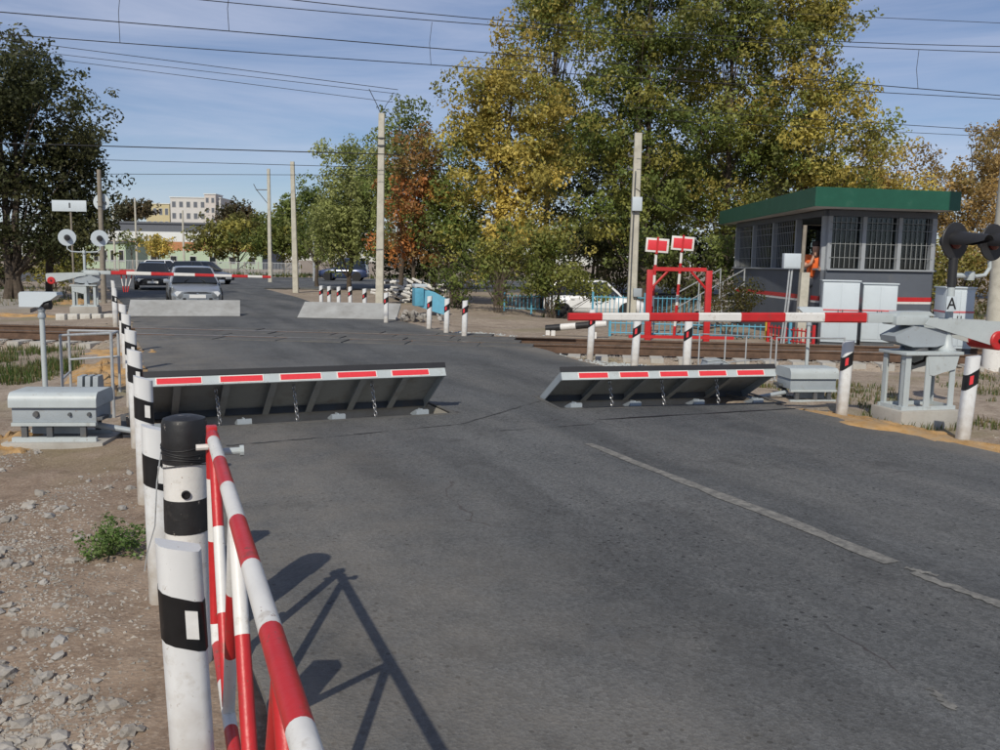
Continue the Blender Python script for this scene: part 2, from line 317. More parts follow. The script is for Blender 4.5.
def make_ground():
    na = 420; radii = list(np.geomspace(.6, 60, 340)) + list(np.geomspace(66, 3000, 22))
    # denser angles in front
    A = np.concatenate([np.linspace(-48, 48, 300, endpoint=False), np.linspace(48, 312, 120, endpoint=False)]) * math.pi / 180
    xs = [0.]; ys = [0.]
    for r in radii: xs += list(r * np.sin(A)); ys += list(r * np.cos(A))
    xs = np.array(xs); ys = np.array(ys); zs = height(xs, ys)
    fs = [(0, 1 + (i + 1) % na, 1 + i) for i in range(na)]
    for k in range(len(radii) - 1):
        o = 1 + k * na; p = o + na
        fs += [(o + i, o + (i + 1) % na, p + (i + 1) % na, p + i) for i in range(na)]
    me = bpy.data.meshes.new('ground'); me.from_pydata(np.stack([xs, ys, zs], 1).tolist(), [], fs); me.materials.append(M_ground); me.shade_smooth()
    o = bpy.data.objects.new('ground', me); col.objects.link(o); tag(o, kind='structure'); return o
ground = make_ground()

# ------------------------------------------------------------------ road
def asphalt_material(name, tracks=True):
    m = bpy.data.materials.new(name); m.use_nodes = True; t = m.node_tree; L = t.links; b = t.nodes['Principled BSDF']; b.inputs['Specular IOR Level'].default_value = .38
    g = N(t, 'ShaderNodeNewGeometry'); mp = N(t, 'ShaderNodeMapping'); mp.inputs['Rotation'].default_value = (0, 0, -RYAW); L.new(g.outputs['Position'], mp.inputs[0]); P = mp.outputs[0]   # x = across, y = along
    st = N(t, 'ShaderNodeMapping'); st.inputs['Scale'].default_value = (1, .16, 1); L.new(P, st.inputs[0])
    def noise(sc, det=6, ro=.6, src=P, dist=0):
        n = N(t, 'ShaderNodeTexNoise'); n.inputs['Scale'].default_value = sc; n.inputs['Detail'].default_value = det; n.inputs['Roughness'].default_value = ro; n.inputs['Distortion'].default_value = dist; L.new(src, n.inputs['Vector']); return n.outputs[0]
    def ramp(x, a, b_):
        r = N(t, 'ShaderNodeValToRGB'); r.color_ramp.elements[0].position = a; r.color_ramp.elements[1].position = b_; L.new(x, r.inputs[0]); return r.outputs[0]
    def mix(f, a, b_, mode='MIX'):
        n = N(t, 'ShaderNodeMixRGB'); n.blend_type = mode
        for i, s_ in ((0, f), (1, a), (2, b_)):
            if hasattr(s_, 'is_linked'): L.new(s_, n.inputs[i])
            else: n.inputs[i].default_value = s_ if isinstance(s_, float) else (*s_, 1)
        return n.outputs[0]
    def mul(a, k):
        n = N(t, 'ShaderNodeMath', operation='MULTIPLY'); L.new(a, n.inputs[0])
        if hasattr(k, 'is_linked'): L.new(k, n.inputs[1])
        else: n.inputs[1].default_value = k
        return n.outputs[0]
    c = mix(ramp(noise(.42, 6, .62), .34, .64), (.072, .076, .079), (.116, .120, .121))
    c = mix(mul(ramp(noise(1.3, 6, .65, st.outputs[0], .4), .45, .66), .75), c, (.052, .054, .055))       # darker oily streaks along the lanes
    c = mix(mul(ramp(noise(.9, 5, .6, st.outputs[0]), .50, .70), .6), c, (.165, .162, .153))            # dusty polished streaks
    c = mix(mul(ramp(noise(3.2, 8, .7), .52, .75), .45), c, (.145, .144, .14))
    sv = N(t, 'ShaderNodeSeparateXYZ'); L.new(P, sv.inputs[0]); pg = N(t, 'ShaderNodeMath', operation='PINGPONG'); pg.inputs[1].default_value = .87
    of = N(t, 'ShaderNodeMath', operation='ADD'); of.inputs[1].default_value = -.55; L.new(sv.outputs[0], of.inputs[0]); L.new(of.outputs[0], pg.inputs[0])
    mw = N(t, 'ShaderNodeMapRange'); mw.interpolation_type = 'SMOOTHSTEP'; mw.inputs[1].default_value = .25; mw.inputs[2].default_value = .75; L.new(pg.outputs[0], mw.inputs[0])
    c = mix(mul(mul(mw.outputs[0], ramp(noise(.7, 5, .6, st.outputs[0]), .3, .7)), .38 if tracks else 0.0), c, (.170, .169, .160))   # polished wheel tracks
    vo = N(t, 'ShaderNodeTexVoronoi'); vo.inputs['Scale'].default_value = 55; L.new(P, vo.inputs['Vector'])
    c = mix(.26, c, ramp(vo.outputs['Color'], .1, .9), 'OVERLAY')
    fine = noise(160, 3, .7); c = mix(.40, c, ramp(fine, .3, .7), 'OVERLAY')
    v2 = N(t, 'ShaderNodeTexVoronoi'); v2.inputs['Scale'].default_value = 13; L.new(P, v2.inputs['Vector'])
    inv = N(t, 'ShaderNodeMath', operation='LESS_THAN'); inv.inputs[1].default_value = .16; 
    ad = N(t, 'ShaderNodeMath', operation='ADD'); L.new(v2.outputs['Distance'], ad.inputs[0]); L.new(mul(ramp(noise(.8, 3), .46, .62), .12), ad.inputs[1]); L.new(ad.outputs[0], inv.inputs[0])
    c = mix(mul(inv.outputs[0], .75), c, (.016, .016, .017))                                              # pits where aggregate has gone
    vc = N(t, 'ShaderNodeTexVoronoi'); vc.feature = 'DISTANCE_TO_EDGE'; vc.inputs['Scale'].default_value = .33
    wv = N(t, 'ShaderNodeMixRGB'); wv.blend_type = 'ADD'; wv.inputs[0].default_value = .35; L.new(P, wv.inputs[1]); nw = N(t, 'ShaderNodeTexNoise'); nw.inputs['Scale'].default_value = 2.2; nw.inputs['Detail'].default_value = 5; L.new(P, nw.inputs['Vector']); L.new(nw.outputs['Color'], wv.inputs[2]); L.new(wv.outputs[0], vc.inputs['Vector'])
    cr = N(t, 'ShaderNodeMath', operation='LESS_THAN'); cr.inputs[1].default_value = .0022; L.new(vc.outputs['Distance'], cr.inputs[0])
    c = mix(mul(mul(cr.outputs[0], ramp(noise(.6, 3), .52, .62)), .55), c, (.03, .018, .019))
    c = mix(mul(ramp(noise(.95, 7, .7), .57, .68), .5), c, (.040, .040, .040))                          # old oil and repair blotches
    if tracks:      # dust lying towards the road's left edge
        sx = N(t, 'ShaderNodeSeparateXYZ'); L.new(P, sx.inputs[0])
        mr = N(t, 'ShaderNodeMapRange'); mr.inputs[1].default_value = .4; mr.inputs[2].default_value = 2.9; mr.inputs[3].default_value = 1; mr.inputs[4].default_value = 0; L.new(sx.outputs[0], mr.inputs[0])
        mr2 = N(t, 'ShaderNodeMapRange'); mr2.inputs[1].default_value = 6.9; mr2.inputs[2].default_value = 7.4; mr2.inputs[3].default_value = 0; mr2.inputs[4].default_value = 1; L.new(sx.outputs[0], mr2.inputs[0])
        mm = N(t, 'ShaderNodeMath', operation='MAXIMUM'); L.new(mr.outputs[0], mm.inputs[0]); L.new(mr2.outputs[0], mm.inputs[1])
        c = mix(mul(mul(mm.outputs[0], ramp(noise(1.8, 7, .65), .25, .7)), .85), c, (.215, .195, .165))
    L.new(c, b.inputs['Base Color']); b.inputs['Roughness'].default_value = .82
    bp = N(t, 'ShaderNodeBump'); bp.inputs['Strength'].default_value = .5; bp.inputs['Distance'].default_value = .008
    a2 = N(t, 'ShaderNodeMath', operation='ADD'); L.new(fine, a2.inputs[0]); L.new(vo.outputs['Distance'], a2.inputs[1]); L.new(a2.outputs[0], bp.inputs['Height']); L.new(bp.outputs[0], b.inputs['Normal'])
    return m
M_asph = asphalt_material('asphalt'); M_asph2 = asphalt_material('far_asphalt', False)

# plates: frame origin at pit front-right(left plate) / front-left (right plate), axis e along the plate, k towards the rails
class PF: pass
def plate_frame(o, e, length, depth):
    p = PF(); p.o = Vector(o); p.e = Vector(e).normalized(); p.k = Vector((-p.e.y, p.e.x, 0)); p.L = length; p.D = depth
    p.at = lambda a, b, z=0: p.o + p.e * a + p.k * b + Vector((0, 0, z)); return p
PL = plate_frame(G(452, 413.3) - RN * 3.3, RN, 3.3, .95)
PR = plate_frame(G(561, 408.5), Vector((math.cos(rad(15)), math.sin(rad(15)), 0)), 2.86, .95)
holes = [[p.at(0, 0), p.at(p.L, 0), p.at(p.L, p.D), p.at(0, p.D)] for p in (PL, PR)]
def inside(pt, poly):
    s_ = [((b.x - a.x) * (pt[1] - a.y) - (b.y - a.y) * (pt[0] - a.x)) > 0 for a, b in zip(poly, poly[1:] + poly[:1])]; return all(s_)
def make_road():
    U0_, U1_ = -9, 33
    def jit(u, k): return .10 * float(vn(u * 1.3 + k, k)) + .06 * float(vn(u * 5, k + 9))
    us = np.arange(U0_, U1_ + .01, .35)
    right = lambda u: VR + jit(u, 3) + (.28 * float(sst(13, 15.5, u)) if u < 18 else 0) 
    ring = [UV(u, VL + jit(u, 20)) for u in us] + [UV(u, right(u)) for u in us[::-1]]
    pts = [(p.x, p.y) for p in ring]; n0 = len(pts); edges = [(i, (i + 1) % n0) for i in range(n0)]
    for h in holes:
        o = len(pts); pts += [(p.x, p.y) for p in h]; edges += [(o + i, o + (i + 1) % 4) for i in range(4)]
    for u in np.arange(U0_ + .8, U1_ - .5, 1.0):
        for v in np.arange(VL + .6, VR - .4, 1.0):
            p = UV(u, v)
            if not any(inside(p, h) for h in holes): pts.append((p.x, p.y))
    V2, _, F2, _, _, _ = geometry.delaunay_2d_cdt([Vector(p) for p in pts], edges, [], 1, 1e-5)
    mb = MB(); keep = []
    for f in F2:
        c = sum((V2[i] for i in f), Vector((0, 0))) / len(f)
        if not any(inside(c, h) for h in holes): keep.append(tuple(f))
    mb.add([(p.x, p.y, .012 * float(vn(p.x * .6, p.y * .6)) * 0) for p in V2], keep)
    n = len(ring)
    mb.add([(p.x, p.y, 0) for p in ring] + [(p.x, p.y, -.2) for p in ring], [(i, (i + 1) % n, n + (i + 1) % n, n + i) for i in range(n)])
    return tag(mb.build('road', M_asph, smooth=False), kind='structure')
road = make_road()
# far road: beyond the crossing it joins a street running left to right
fr = [UV(32.5, VL, -.006), UV(32.5, VR - .3, -.006), G(297, 297), G(262, 288), G(300, 287.5), G(380, 289), X and Vector((60, 57, 0)), Vector((60, 84, 0)), Vector((-110, 84, 0)), Vector((-110, 62, 0)), G(60, 281), G(104, 284)]
mb = MB(); mb.prism([(p.x, p.y) for p in fr][::-1], -.1, -.006); tag(mb.build('cross_street', M_asph2, smooth=False), kind='structure')
M_tar = mat('old_tar', (.045, .046, .047), .7, var=.3, scale=12, dirt=(.095, .096, .095), dscale=5, dlo=.42, dhi=.62, world=True)
# worn centre line and marks
def strip(name, pts, z, m, parent=None):
    mb = MB()
    for (a, b, w0, w1) in pts:
        a = Vector(a); b = Vector(b); n = Vector((-(b - a).y, (b - a).x, 0)).normalized(); k = 14
        prof = []
        for i in range(k + 1):
            p = a.lerp(b, i / k); w = w0 + (w1 - w0) * i / k; e = .016
            prof.append((p + n * (w / 2 + random.uniform(-e, e)), p - n * (w / 2 + random.uniform(-e, e))))
        o = len(mb.v)
        for l, r in prof: mb.v += [(l.x, l.y, z), (r.x, r.y, z)]
        for i in range(k): mb.f.append((o + 2 * i, o + 2 * i + 1, o + 2 * i + 3, o + 2 * i + 2)); mb.m.append(0)
    return mb.build(name, m, parent, smooth=False)
def worn_paint():
    m = bpy.data.materials.new('worn_road_paint'); m.use_nodes = True; t = m.node_tree; L = t.links; b = t.nodes['Principled BSDF']; b.inputs['Roughness'].default_value = .85
    g = N(t, 'ShaderNodeNewGeometry'); n = N(t, 'ShaderNodeTexNoise'); n.inputs['Scale'].default_value = 13; n.inputs['Detail'].default_value = 8; n.inputs['Roughness'].default_value = .75; L.new(g.outputs['Position'], n.inputs['Vector'])
    r = N(t, 'ShaderNodeValToRGB'); r.color_ramp.elements[0].position = .40; r.color_ramp.elements[1].position = .58; L.new(n.outputs[0], r.inputs[0])
    mx = N(t, 'ShaderNodeMixRGB'); mx.inputs[1].default_value = (.23, .222, .20, 1); mx.inputs[2].default_value = (.12, .118, .11, 1); L.new(r.outputs[0], mx.inputs[0]); L.new(mx.outputs[0], b.inputs['Base Color']); return m
M_worn = worn_paint()
cl = strip('centre_line', [(G(588, 444), G(893, 563), .10, .13), (G(905, 568), G(938, 576), .05, .03), (G(912, 573), G(1000, 604), .05, .09), (G(1000, 604), UV(1.5, 4.0), .09, .1), (UV(-3.5, 3.9), UV(-8, 3.9), .1, .1)], .004, M_worn); tag(cl, kind='structure')
tag(strip('paint_mark', [(G(929, 688), G(955, 711), .025, .03)], .004, M_worn), kind='structure')
# flat dark strip standing for the black cable in front of the right plate
tag(strip('seam_cable_strip', [(G(596, 420), G(832, 406.5), .03, .03)], .005, M_cable), kind='structure')

tag(strip('seam_cable_strip', [(G(226, 446), G(330, 437), .022, .012), (G(330, 437), G(462, 424), .012, .022), (G(462, 424), G(540, 401), .02, .012), (G(596, 424), G(500, 431), .016, .01)], .005, M_tar), kind='structure')
# ------------------------------------------------------------------ stones, gravel, sand, grass
def rock_mesh(name, seed, m, sub=1):
    bm = bmesh.new(); bmesh.ops.create_icosphere(bm, subdivisions=sub, radius=1); r = random.Random(seed)
    for v in bm.verts:
        v.co *= r.uniform(.7, 1.15)
    sc = Vector((r.uniform(.8, 1.3), r.uniform(.7, 1.0), r.uniform(.45, .7)))
    for v in bm.verts: v.co = Vector((v.co.x * sc.x, v.co.y * sc.y, v.co.z * sc.z))
    me = bpy.data.meshes.new(name); bm.to_mesh(me); bm.free(); me.materials.append(m); return me
rocks = [rock_mesh('stone', i, M_stone2 if i % 3 else M_gravel, 2 if i < 4 else 1) for i in range(9)]
def left_dirt_point(r):
    while True:
        px, py = r.uniform(-30, 150), r.uniform(452, 780) if r.random() < .85 else r.uniform(440, 500)
        p = G(px, py, -.1)
        if uv(p)[1] < .12 - (.0 if r.random() < .12 else .55 * r.random() + .12): return p
rs = random.Random(5); cnt = 0
while cnt < 190:
    p = left_dirt_point(rs); s_ = rs.choice([.016, .02, .024, .03, .038]) * rs.uniform(.8, 1.25)
    s_ *= 1.12
    if vn(p.x * 1.1 + 5, p.y * 1.1) < -.12: continue
    o = bpy.data.objects.new('stone', rocks[cnt % 9]); col.objects.link(o); o.parent = ground
    o.location = (p.x, p.y, hz(p.x, p.y) + s_ * .14); o.scale = (s_,) * 3; o.rotation_euler = (rs.uniform(-.4, .4), rs.uniform(-.4, .4), rs.uniform(0, 6.3)); cnt += 1
def scatter_rocks(name, pts, m, smin, smax, seed, label):
    r = np.random.default_rng(seed); base = np.array([(1, 0, 0), (-1, 0, 0), (0, 1, 0), (0, -1, 0), (0, 0, 1), (0, 0, -1)], float)
    F = np.array([(0, 2, 4), (2, 1, 4), (1, 3, 4), (3, 0, 4), (2, 0, 5), (1, 2, 5), (3, 1, 5), (0, 3, 5)])
    n = len(pts); s_ = r.uniform(smin, smax, n) * r.uniform(.6, 1.2, n)
    V = base[None] * (r.uniform(.55, 1.2, (n, 6, 1))) + r.uniform(-.28, .28, (n, 6, 3)); V[:, :, 2] *= .65
    a = r.uniform(0, 6.3, n); ca, sa = np.cos(a)[:, None], np.sin(a)[:, None]
    x = V[:, :, 0] * ca - V[:, :, 1] * sa; y = V[:, :, 0] * sa + V[:, :, 1] * ca
    V = np.stack([x, y, V[:, :, 2]], 2) * s_[:, None, None]
    P = np.array(pts); V += P[:, None, :]; V[:, :, 2] += (s_ * .02)[:, None]
    FF = (F[None] + (np.arange(n) * 6)[:, None, None]).reshape(-1, 3)
    me = bpy.data.meshes.new(name); me.from_pydata(V.reshape(-1, 3).tolist(), [], FF.tolist()); me.materials.append(m)
    o = bpy.data.objects.new(name, me); col.objects.link(o); tag(o, label, 'gravel', kind='stuff'); return o
pts = []
while len(pts) < 6000:
    p = left_dirt_point(rs)
    if vn(p.x * 1.1 + 5, p.y * 1.1) + rs.uniform(-.18, .18) < .03: continue
    pts.append((p.x, p.y, hz(p.x, p.y)))
for _ in range(1500):
    u = rs.uniform(-1, 13); v = VR + .25 + abs(rs.gauss(0, 1.4)); p = UV(u, v); pts.append((p.x, p.y, hz(p.x, p.y)))
scatter_rocks('gravel', pts, M_gravel, .003, .016, 3, 'loose grey-brown gravel lying on the dirt verges')
pts = []
while len(pts) < 9000:
    s_ = rs.uniform(-6, 26); w = rs.gauss(0, 1.1); p = TP(s_, w); v = uv(p)[1]
    if abs(w) > 2.6 or VL - .25 < v < VR + .3: continue
    pts.append((p.x, p.y, hz(p.x, p.y)))
scatter_rocks('ballast', pts, M_ballast, .022, .05, 4, 'brown-grey stone ballast around the railway sleepers')
pts = []
for cpx, cpy, rx, ry, n in ((615, 361, 1.2, .5, 520), (735, 372, 1.0, .4, 260), (590, 352, .7, .5, 260), (470, 331, 1.2, .35, 220), (95, 300, .6, .8, 260)):
    c = G(cpx, cpy)
    for _ in range(n):
        p = c + Vector((rs.gauss(0, rx * .5), rs.gauss(0, ry * .5), 0))
        if VL < uv(p)[1] < VR + .2: continue
        pts.append((p.x, p.y, hz(p.x, p.y)))
scatter_rocks('crushed_stone', pts, mat('blue_grey_crushed_stone', (.36, .38, .37), .9, var=.25, scale=5, world=True), .02, .045, 9, 'pale blue-grey crushed stone spilled beside the track')

def sand(name, label, c, rx, ry, rz, h, seed):
    mb = MB(); n = 72; rings = 14; r = random.Random(seed); c = Vector(c); V = []
    for k in range(rings + 1):
        t = k / rings
        for i in range(n):
            a = 2 * math.pi * i / n; q = 1 + .9 * float(vn(2.2 * math.cos(a) + seed * 3.1, 2.2 * math.sin(a) + seed)) + .7 * float(vn(7 * math.cos(a) + seed, 7 * math.sin(a)))
            lx, ly = rx * q * t * math.cos(a), ry * q * t * math.sin(a); x = c.x + lx * math.cos(rz) - ly * math.sin(rz); y = c.y + lx * math.sin(rz) + ly * math.cos(rz)
            v = uv((x, y))[1]; base = hz(x, y) if not (VL + .15 < v < VR - .15) else 0.0
            if VR - .15 <= v < VR + .5: base = max(base, -.015 - .1 * max(0, v - VR))
            V.append((x, y, base + h * (1 - t ** 2) * (1 + 1.2 * float(vn(x * 5, y * 5)) + .8 * float(vn(x * 14, y * 14))) - (.03 if t == 1 else 0) + .004))
    fs = [(k * n + i, k * n + (i + 1) % n, (k + 1) * n + (i + 1) % n, (k + 1) * n + i) for k in range(rings) for i in range(n)]
    mb.add(V, fs); o = mb.build(name, M_sand); tag(o, label, 'sand', kind='stuff'); return o
sand('sand', 'orange sand strewn along the asphalt edge below the right barrier stand', UV(6.5, VR + .24), 1.9, .36, RYAW + math.pi / 2, .05, 1)
sand('sand', 'orange sand behind the left grey drive box', G(102, 372), .55, 1.7, RYAW, .08, 2)
sand('sand', 'orange sand by the near left rail end', G(118, 350), .5, .9, RYAW, .06, 8)
sand('sand', 'small patch of orange sand at the left picture edge', G(2, 436), .35, .5, 0, .08, 3)
sand('sand', 'orange sand around the far left barrier stand', G(75, 300), .7, 1.6, RYAW, .08, 4)
sand('sand', 'orange sand strip along the pale path beyond the rails', G(20, 313), 2.6, .35, .15, .05, 5)

def blades(name, spots, label, hmin, hmax, cols, seed, kind='stuff', parent=None, lean=.5, wd_=.006):
    r = random.Random(seed); V = []; Fc = []; C = []
    for (x, y, z) in spots:
        for _ in range(r.randint(5, 10)):
            a = r.uniform(0, 6.3); h = r.uniform(hmin, hmax); bx, by = x + r.gauss(0, .04), y + r.gauss(0, .04); l = r.uniform(.1, lean) * h
            dx, dy = math.cos(a), math.sin(a); w = wd_ * r.uniform(.7, 1.4); o = len(V)
            V += [(bx - dy * w, by + dx * w, z - .01), (bx + dy * w, by - dx * w, z - .01), (bx + dx * l * .4 + dy * w * .7, by + dy * l * .4 - dx * w * .7, z + h * .6), (bx + dx * l * .4 - dy * w * .7, by + dy * l * .4 + dx * w * .7, z + h * .6), (bx + dx * l, by + dy * l, z + h)]
            Fc += [(o, o + 1, o + 2, o + 3), (o + 3, o + 2, o + 4)]; c = r.choice(cols); k = r.uniform(.75, 1.25); C += [(c[0] * k, c[1] * k, c[2] * k, 1)] * 2
    me = bpy.data.meshes.new(name); me.from_pydata(V, [], Fc); me.materials.append(M_leaf)
    at = me.attributes.new('leafcol', 'FLOAT_COLOR', 'FACE'); at.data.foreach_set('color', np.array(C, 'f').ravel())
    o = bpy.data.objects.new(name, me); col.objects.link(o)
    if parent: o.parent = parent
    else: tag(o, label, 'grass', kind=kind)
    return o
dry = [(.24, .19, .09), (.17, .15, .06), (.10, .13, .035), (.07, .12, .03)]
grn = [(.06, .12, .025), (.08, .14, .03), (.14, .15, .05), (.05, .09, .02)]
sp = []
while len(sp) < 620:
    px, py = rs.uniform(-20, 112), rs.gauss(362, 13); p = G(px, py, -.1)
    if 12.0 < p.y < 17.0 and uv(p)[1] < -.5 and vn(p.x * 1.3, p.y * 1.3) + rs.uniform(-.15, .15) > -.02: sp.append((p.x, p.y, hz(p.x, p.y)))
blades('grass', sp, 'green and dry grass on the bank left of the road before the rails', .04, .17, grn + dry[:3], 1)
sp = []
while len(sp) < 620:
    p = G(rs.uniform(700, 1050), rs.uniform(352, 440), -.1); v = uv(p)[1]
    if v < VR + .35 or abs(track_w(p.x, p.y)) < 1.3: continue
    if vn(p.x * .8, p.y * .8) + rs.uniform(-.15, .15) < .1: continue
    sp.append((p.x, p.y, hz(p.x, p.y)))
blades('grass', sp, 'sparse dry grass on the verge right of the road', .03, .10, dry, 2)
sp = []
while len(sp) < 2600:
    p = Vector((rs.uniform(-45, 26), rs.uniform(29, 50), 0)); v = uv(p)[1]
    if -.6 < v < VR + 1 or (p.y < 34 and p.x > -2 and p.x < 5): continue
    if 1 < p.x < 26 or p.x < -16: sp.append((p.x, p.y, hz(p.x, p.y)))
blades('grass', sp, 'dry grass and fallen leaves under the trees beyond the track', .08, .3, dry, 3, wd_=.012)
sp = []
while len(sp) < 1500:
    p = Vector((rs.uniform(-70, 20), rs.uniform(84.5, 98), 0)); sp.append((p.x, p.y, -.05))
blades('grass', sp, 'grass verge beyond the far street', .2, .5, grn + dry, 4, wd_=.03)
# weed clump by the second left bollard
wp = G(113, 556, -.06); weed = thing('weed', 'low green weed growing in the stony dirt by the left bollards', 'plant', (wp.x, wp.y, hz(wp.x, wp.y)))
def leafcloud(name, centers, radii, counts, size, cols, parent, seed, flat=.0, up=.0, aspect=.55, m=None, cidx=None):
    r = np.random.default_rng(seed); Vs = []; Cs = []
    centers = np.array(centers, float); n = int(sum(counts)); idx = np.repeat(np.arange(len(counts)), counts)
    d = r.normal(size=(n, 3)); d /= np.linalg.norm(d, axis=1)[:, None]; rr = r.random(n) ** (1 / 3.4)
    P = centers[idx] + d * rr[:, None] * np.array(radii)[idx][:, None] * np.array([1, 1, .85])
    nrm = r.normal(size=(n, 3)) * .75 + d * 1.25 + np.array([0, 0, up]); nrm /= np.linalg.norm(nrm, axis=1)[:, None]
    a = np.cross(nrm, r.normal(size=(n, 3))); a /= np.linalg.norm(a, axis=1)[:, None]; b = np.cross(nrm, a)
    s_ = size * r.uniform(.6, 1.35, n)
    L_ = a * s_[:, None] * .5; B_ = b * (s_ * aspect)[:, None] * .5; fold = nrm * (s_ * .12)[:, None]
    V = np.stack([P - L_, P + B_ + fold, P + L_, P - B_ + fold], 1).reshape(-1, 3)
    F = np.arange(4 * n).reshape(-1, 4)
    cols = np.array(cols, float); cc = r.integers(0, len(cols), len(counts)); mixc = cols[cc][idx]; other = cols[r.integers(0, len(cols), n)]
    C = mixc * .7 + other * .3
    if cidx: C = cols[np.array([q[0] for q in cidx])][idx] * .72 + mixc * .2 + other * .08; C *= np.array([q[1] for q in cidx])[idx][:, None]
    C *= r.uniform(.8, 1.2, (n, 1)); C = np.concatenate([C, np.ones((n, 1))], 1)
    me = bpy.data.meshes.new(name); me.vertices.add(4 * n); me.vertices.foreach_set('co', V.astype('f').ravel())
    me.loops.add(4 * n); me.loops.foreach_set('vertex_index', F.astype('i').ravel()); me.polygons.add(n); me.polygons.foreach_set('loop_start', np.arange(0, 4 * n, 4, dtype='i'))
    me.update(calc_edges=True); me.materials.append(m or M_leaf)
    at = me.attributes.new('leafcol', 'FLOAT_COLOR', 'FACE'); at.data.foreach_set('color', C.astype('f').ravel())
    o = bpy.data.objects.new(name, me); col.objects.link(o); o.parent = parent; return o
wr = random.Random(2); ce = [(wr.gauss(0, .075), wr.gauss(0, .10), wr.uniform(.02, .15)) for _ in range(46)]
leafcloud('leaves', ce, [.045] * 46, [22] * 46, .026, [(.14, .22, .06), (.18, .26, .08), (.10, .17, .04)], weed, 3, up=.8)
mb = MB()
for c in ce[::2]: mb.path([(0, 0, -.02), (c[0] * .6, c[1] * .6, c[2] * .5), c], [.004, .003, .002], 5)
mb.build('stems', mat('weed_stem', (.10, .15, .04), .7), weed)

# ------------------------------------------------------------------ railway track
track = thing('railway_track', None, None, TP(0, 0), math.atan2(TD.y, TD.x), kind='structure')
prof = [(-.075, 0), (.075, 0), (.075, .012), (.012, .03), (.010, .13), (.036, .145), (.037, .172), (.030, .18), (-.030, .18), (-.037, .172), (-.036, .145), (-.010, .13), (-.012, .03), (-.075, .012)]
for w in (-.76, .76):
    mb = MB(); mb.extrude([(p[0], p[1]) for p in prof], (-40, w, -.165), (0, 1, 0), (0, 0, 1), (110, 0, 0)); ra = mb.build('rail', M_rust, track)
    mb = MB(); mb.box((15, w, .0165), (110, .058, .004)); mb.build('running_surface', M_railhead, ra)
sl = MB(); sl.box((0, 0, -.10), (.26, 2.7, .2), bev=.02); sl_o = None
for i, s_ in enumerate(list(np.arange(-8.2, 1.6, .55)) + list(np.arange(11.4, 34, .55))):
    if sl_o is None: o = sl_o = sl.build('sleeper', M_conc, track)
    else: o = sl_o.copy(); col.objects.link(o); o.parent = track
    o.location = (s_, random.uniform(-.03, .03), -.166); o.rotation_euler = (0, 0, random.uniform(-.015, .015))
deck = thing('crossing_deck', None, None, TP(0, 0), math.atan2(TD.y, TD.x), kind='structure')
for w0, w1 in ((-.655, -.02), (.02, .655), (-1.55, -.84), (.84, 1.55)):
    s_ = 2.2 - .55 * (w0 + w1) / 2
    while s_ < 9.6 - .55 * (w0 + w1) / 2:
        l = random.uniform(1.1, 1.5); mb = MB(); mb.box((0, 0, 0), (l - .05, w1 - w0 - .02, .10), bev=.008)
        o = mb.build('deck_panel', M_deck, deck); o.location = (s_ + l / 2, (w0 + w1) / 2, -.033 + random.uniform(-.006, .006)); o.rotation_euler = (random.uniform(-.008, .008), random.uniform(-.004, .004), 0); s_ += l
for w in (-.70, .70):
    mb = MB(); mb.box((6.6, w, .002), (9.6, .055, .004)); mb.build('flangeway', M_rubber, deck)

# ------------------------------------------------------------------ signal bollards
def make_bollard(sgn, redref, tilt=(0, 0)):
    root = thing('signal_bollard', 'x', 'bollard')
    H_, k = .86, (.42 if sgn > 0 else .75)
    pr = [(-.06, .045), (-.062, .0), (-.052, -.034), (-.030, -.048), (.030, -.048), (.052, -.034), (.062, .0), (.06, .045)]
    def shell(z0, z1, sc, cap):
        vs = []
        for zz, sl_ in (z0, z1):
            vs += [(x * sc, y * sc, zz - sl_ * sgn * x) for x, y in pr]
        n = len(pr); return vs, [tuple(range(n - 1, -1, -1)), tuple(range(n, 2 * n))] + [(i, (i + 1) % n, n + (i + 1) % n, n + i) for i in range(n)]
    mb = MB(); mb.add(*shell((-.3, 0), (H_, .30 if sgn > 0 else .18), 1, True)); body = mb.build('post', M_white, root, angle=50)
    mb = MB(); mb.add(*shell((.565, k), (.715, k), 1.03, True)); band = mb.build('band', M_bband, root, angle=50)
    mb = MB(); c = .020 * sgn
    q = [(c - .017, .598), (c + .017, .598), (c + .017, .682), (c - .017, .682)]
    mb.extrude([(x, z - k * sgn * x * .6) for x, z in q], (0, -.0498, 0), (1, 0, 0), (0, 0, 1), (0, -.004, 0)); mb.build('reflector', M_redref if redref else M_whref, band)
    return root
bolL = make_bollard(1, False); bolR = make_bollard(-1, True); usedL = [False]; usedR = [False]
def put_bollard(side, p, label, group, lean=(0, 0), s_=1.0, z=None):
    src, fl = (bolL, usedL) if side == 'L' else (bolR, usedR)
    if not fl[0]: o = src; fl[0] = True
    else: o = copy_tree(src)
    zz = hz(p.x, p.y) if z is None else z
    o.location = (p.x, p.y, max(zz, -.12)); o.rotation_euler = (lean[0], lean[1], RYAW if side == 'L' else -.05); o.scale = (1, 1, s_); tag(o, label, 'bollard', group); return o
def LLINE(d): return Vector((-.885 - .443 * (d - 2.45), d, 0))
gl = 'white bollards along the left road edge'
labs = ['nearest white bollard with black band, in front of the painted pipe post', 'second white bollard on the left, just behind the painted pipe post', 'third white bollard on the left, level with the left raised plate', 'fourth white bollard on the left, just past the left raised plate', 'fifth white bollard on the left, casting a thin shadow on the asphalt', 'sixth white bollard on the left, before the rails', 'seventh white bollard on the left, nearest to the rails']
for d, lb, ln in zip((2.46, 4.2, 5.97, 7.75, 9.9, 12.7, 15.3), labs, ((.0, -.035), (0, -.01), (.01, .0), (0, -.01), (0, .01), (.01, .01), (0, 0))):
    put_bollard('L', LLINE(d), lb, gl, ln, z=-.03)
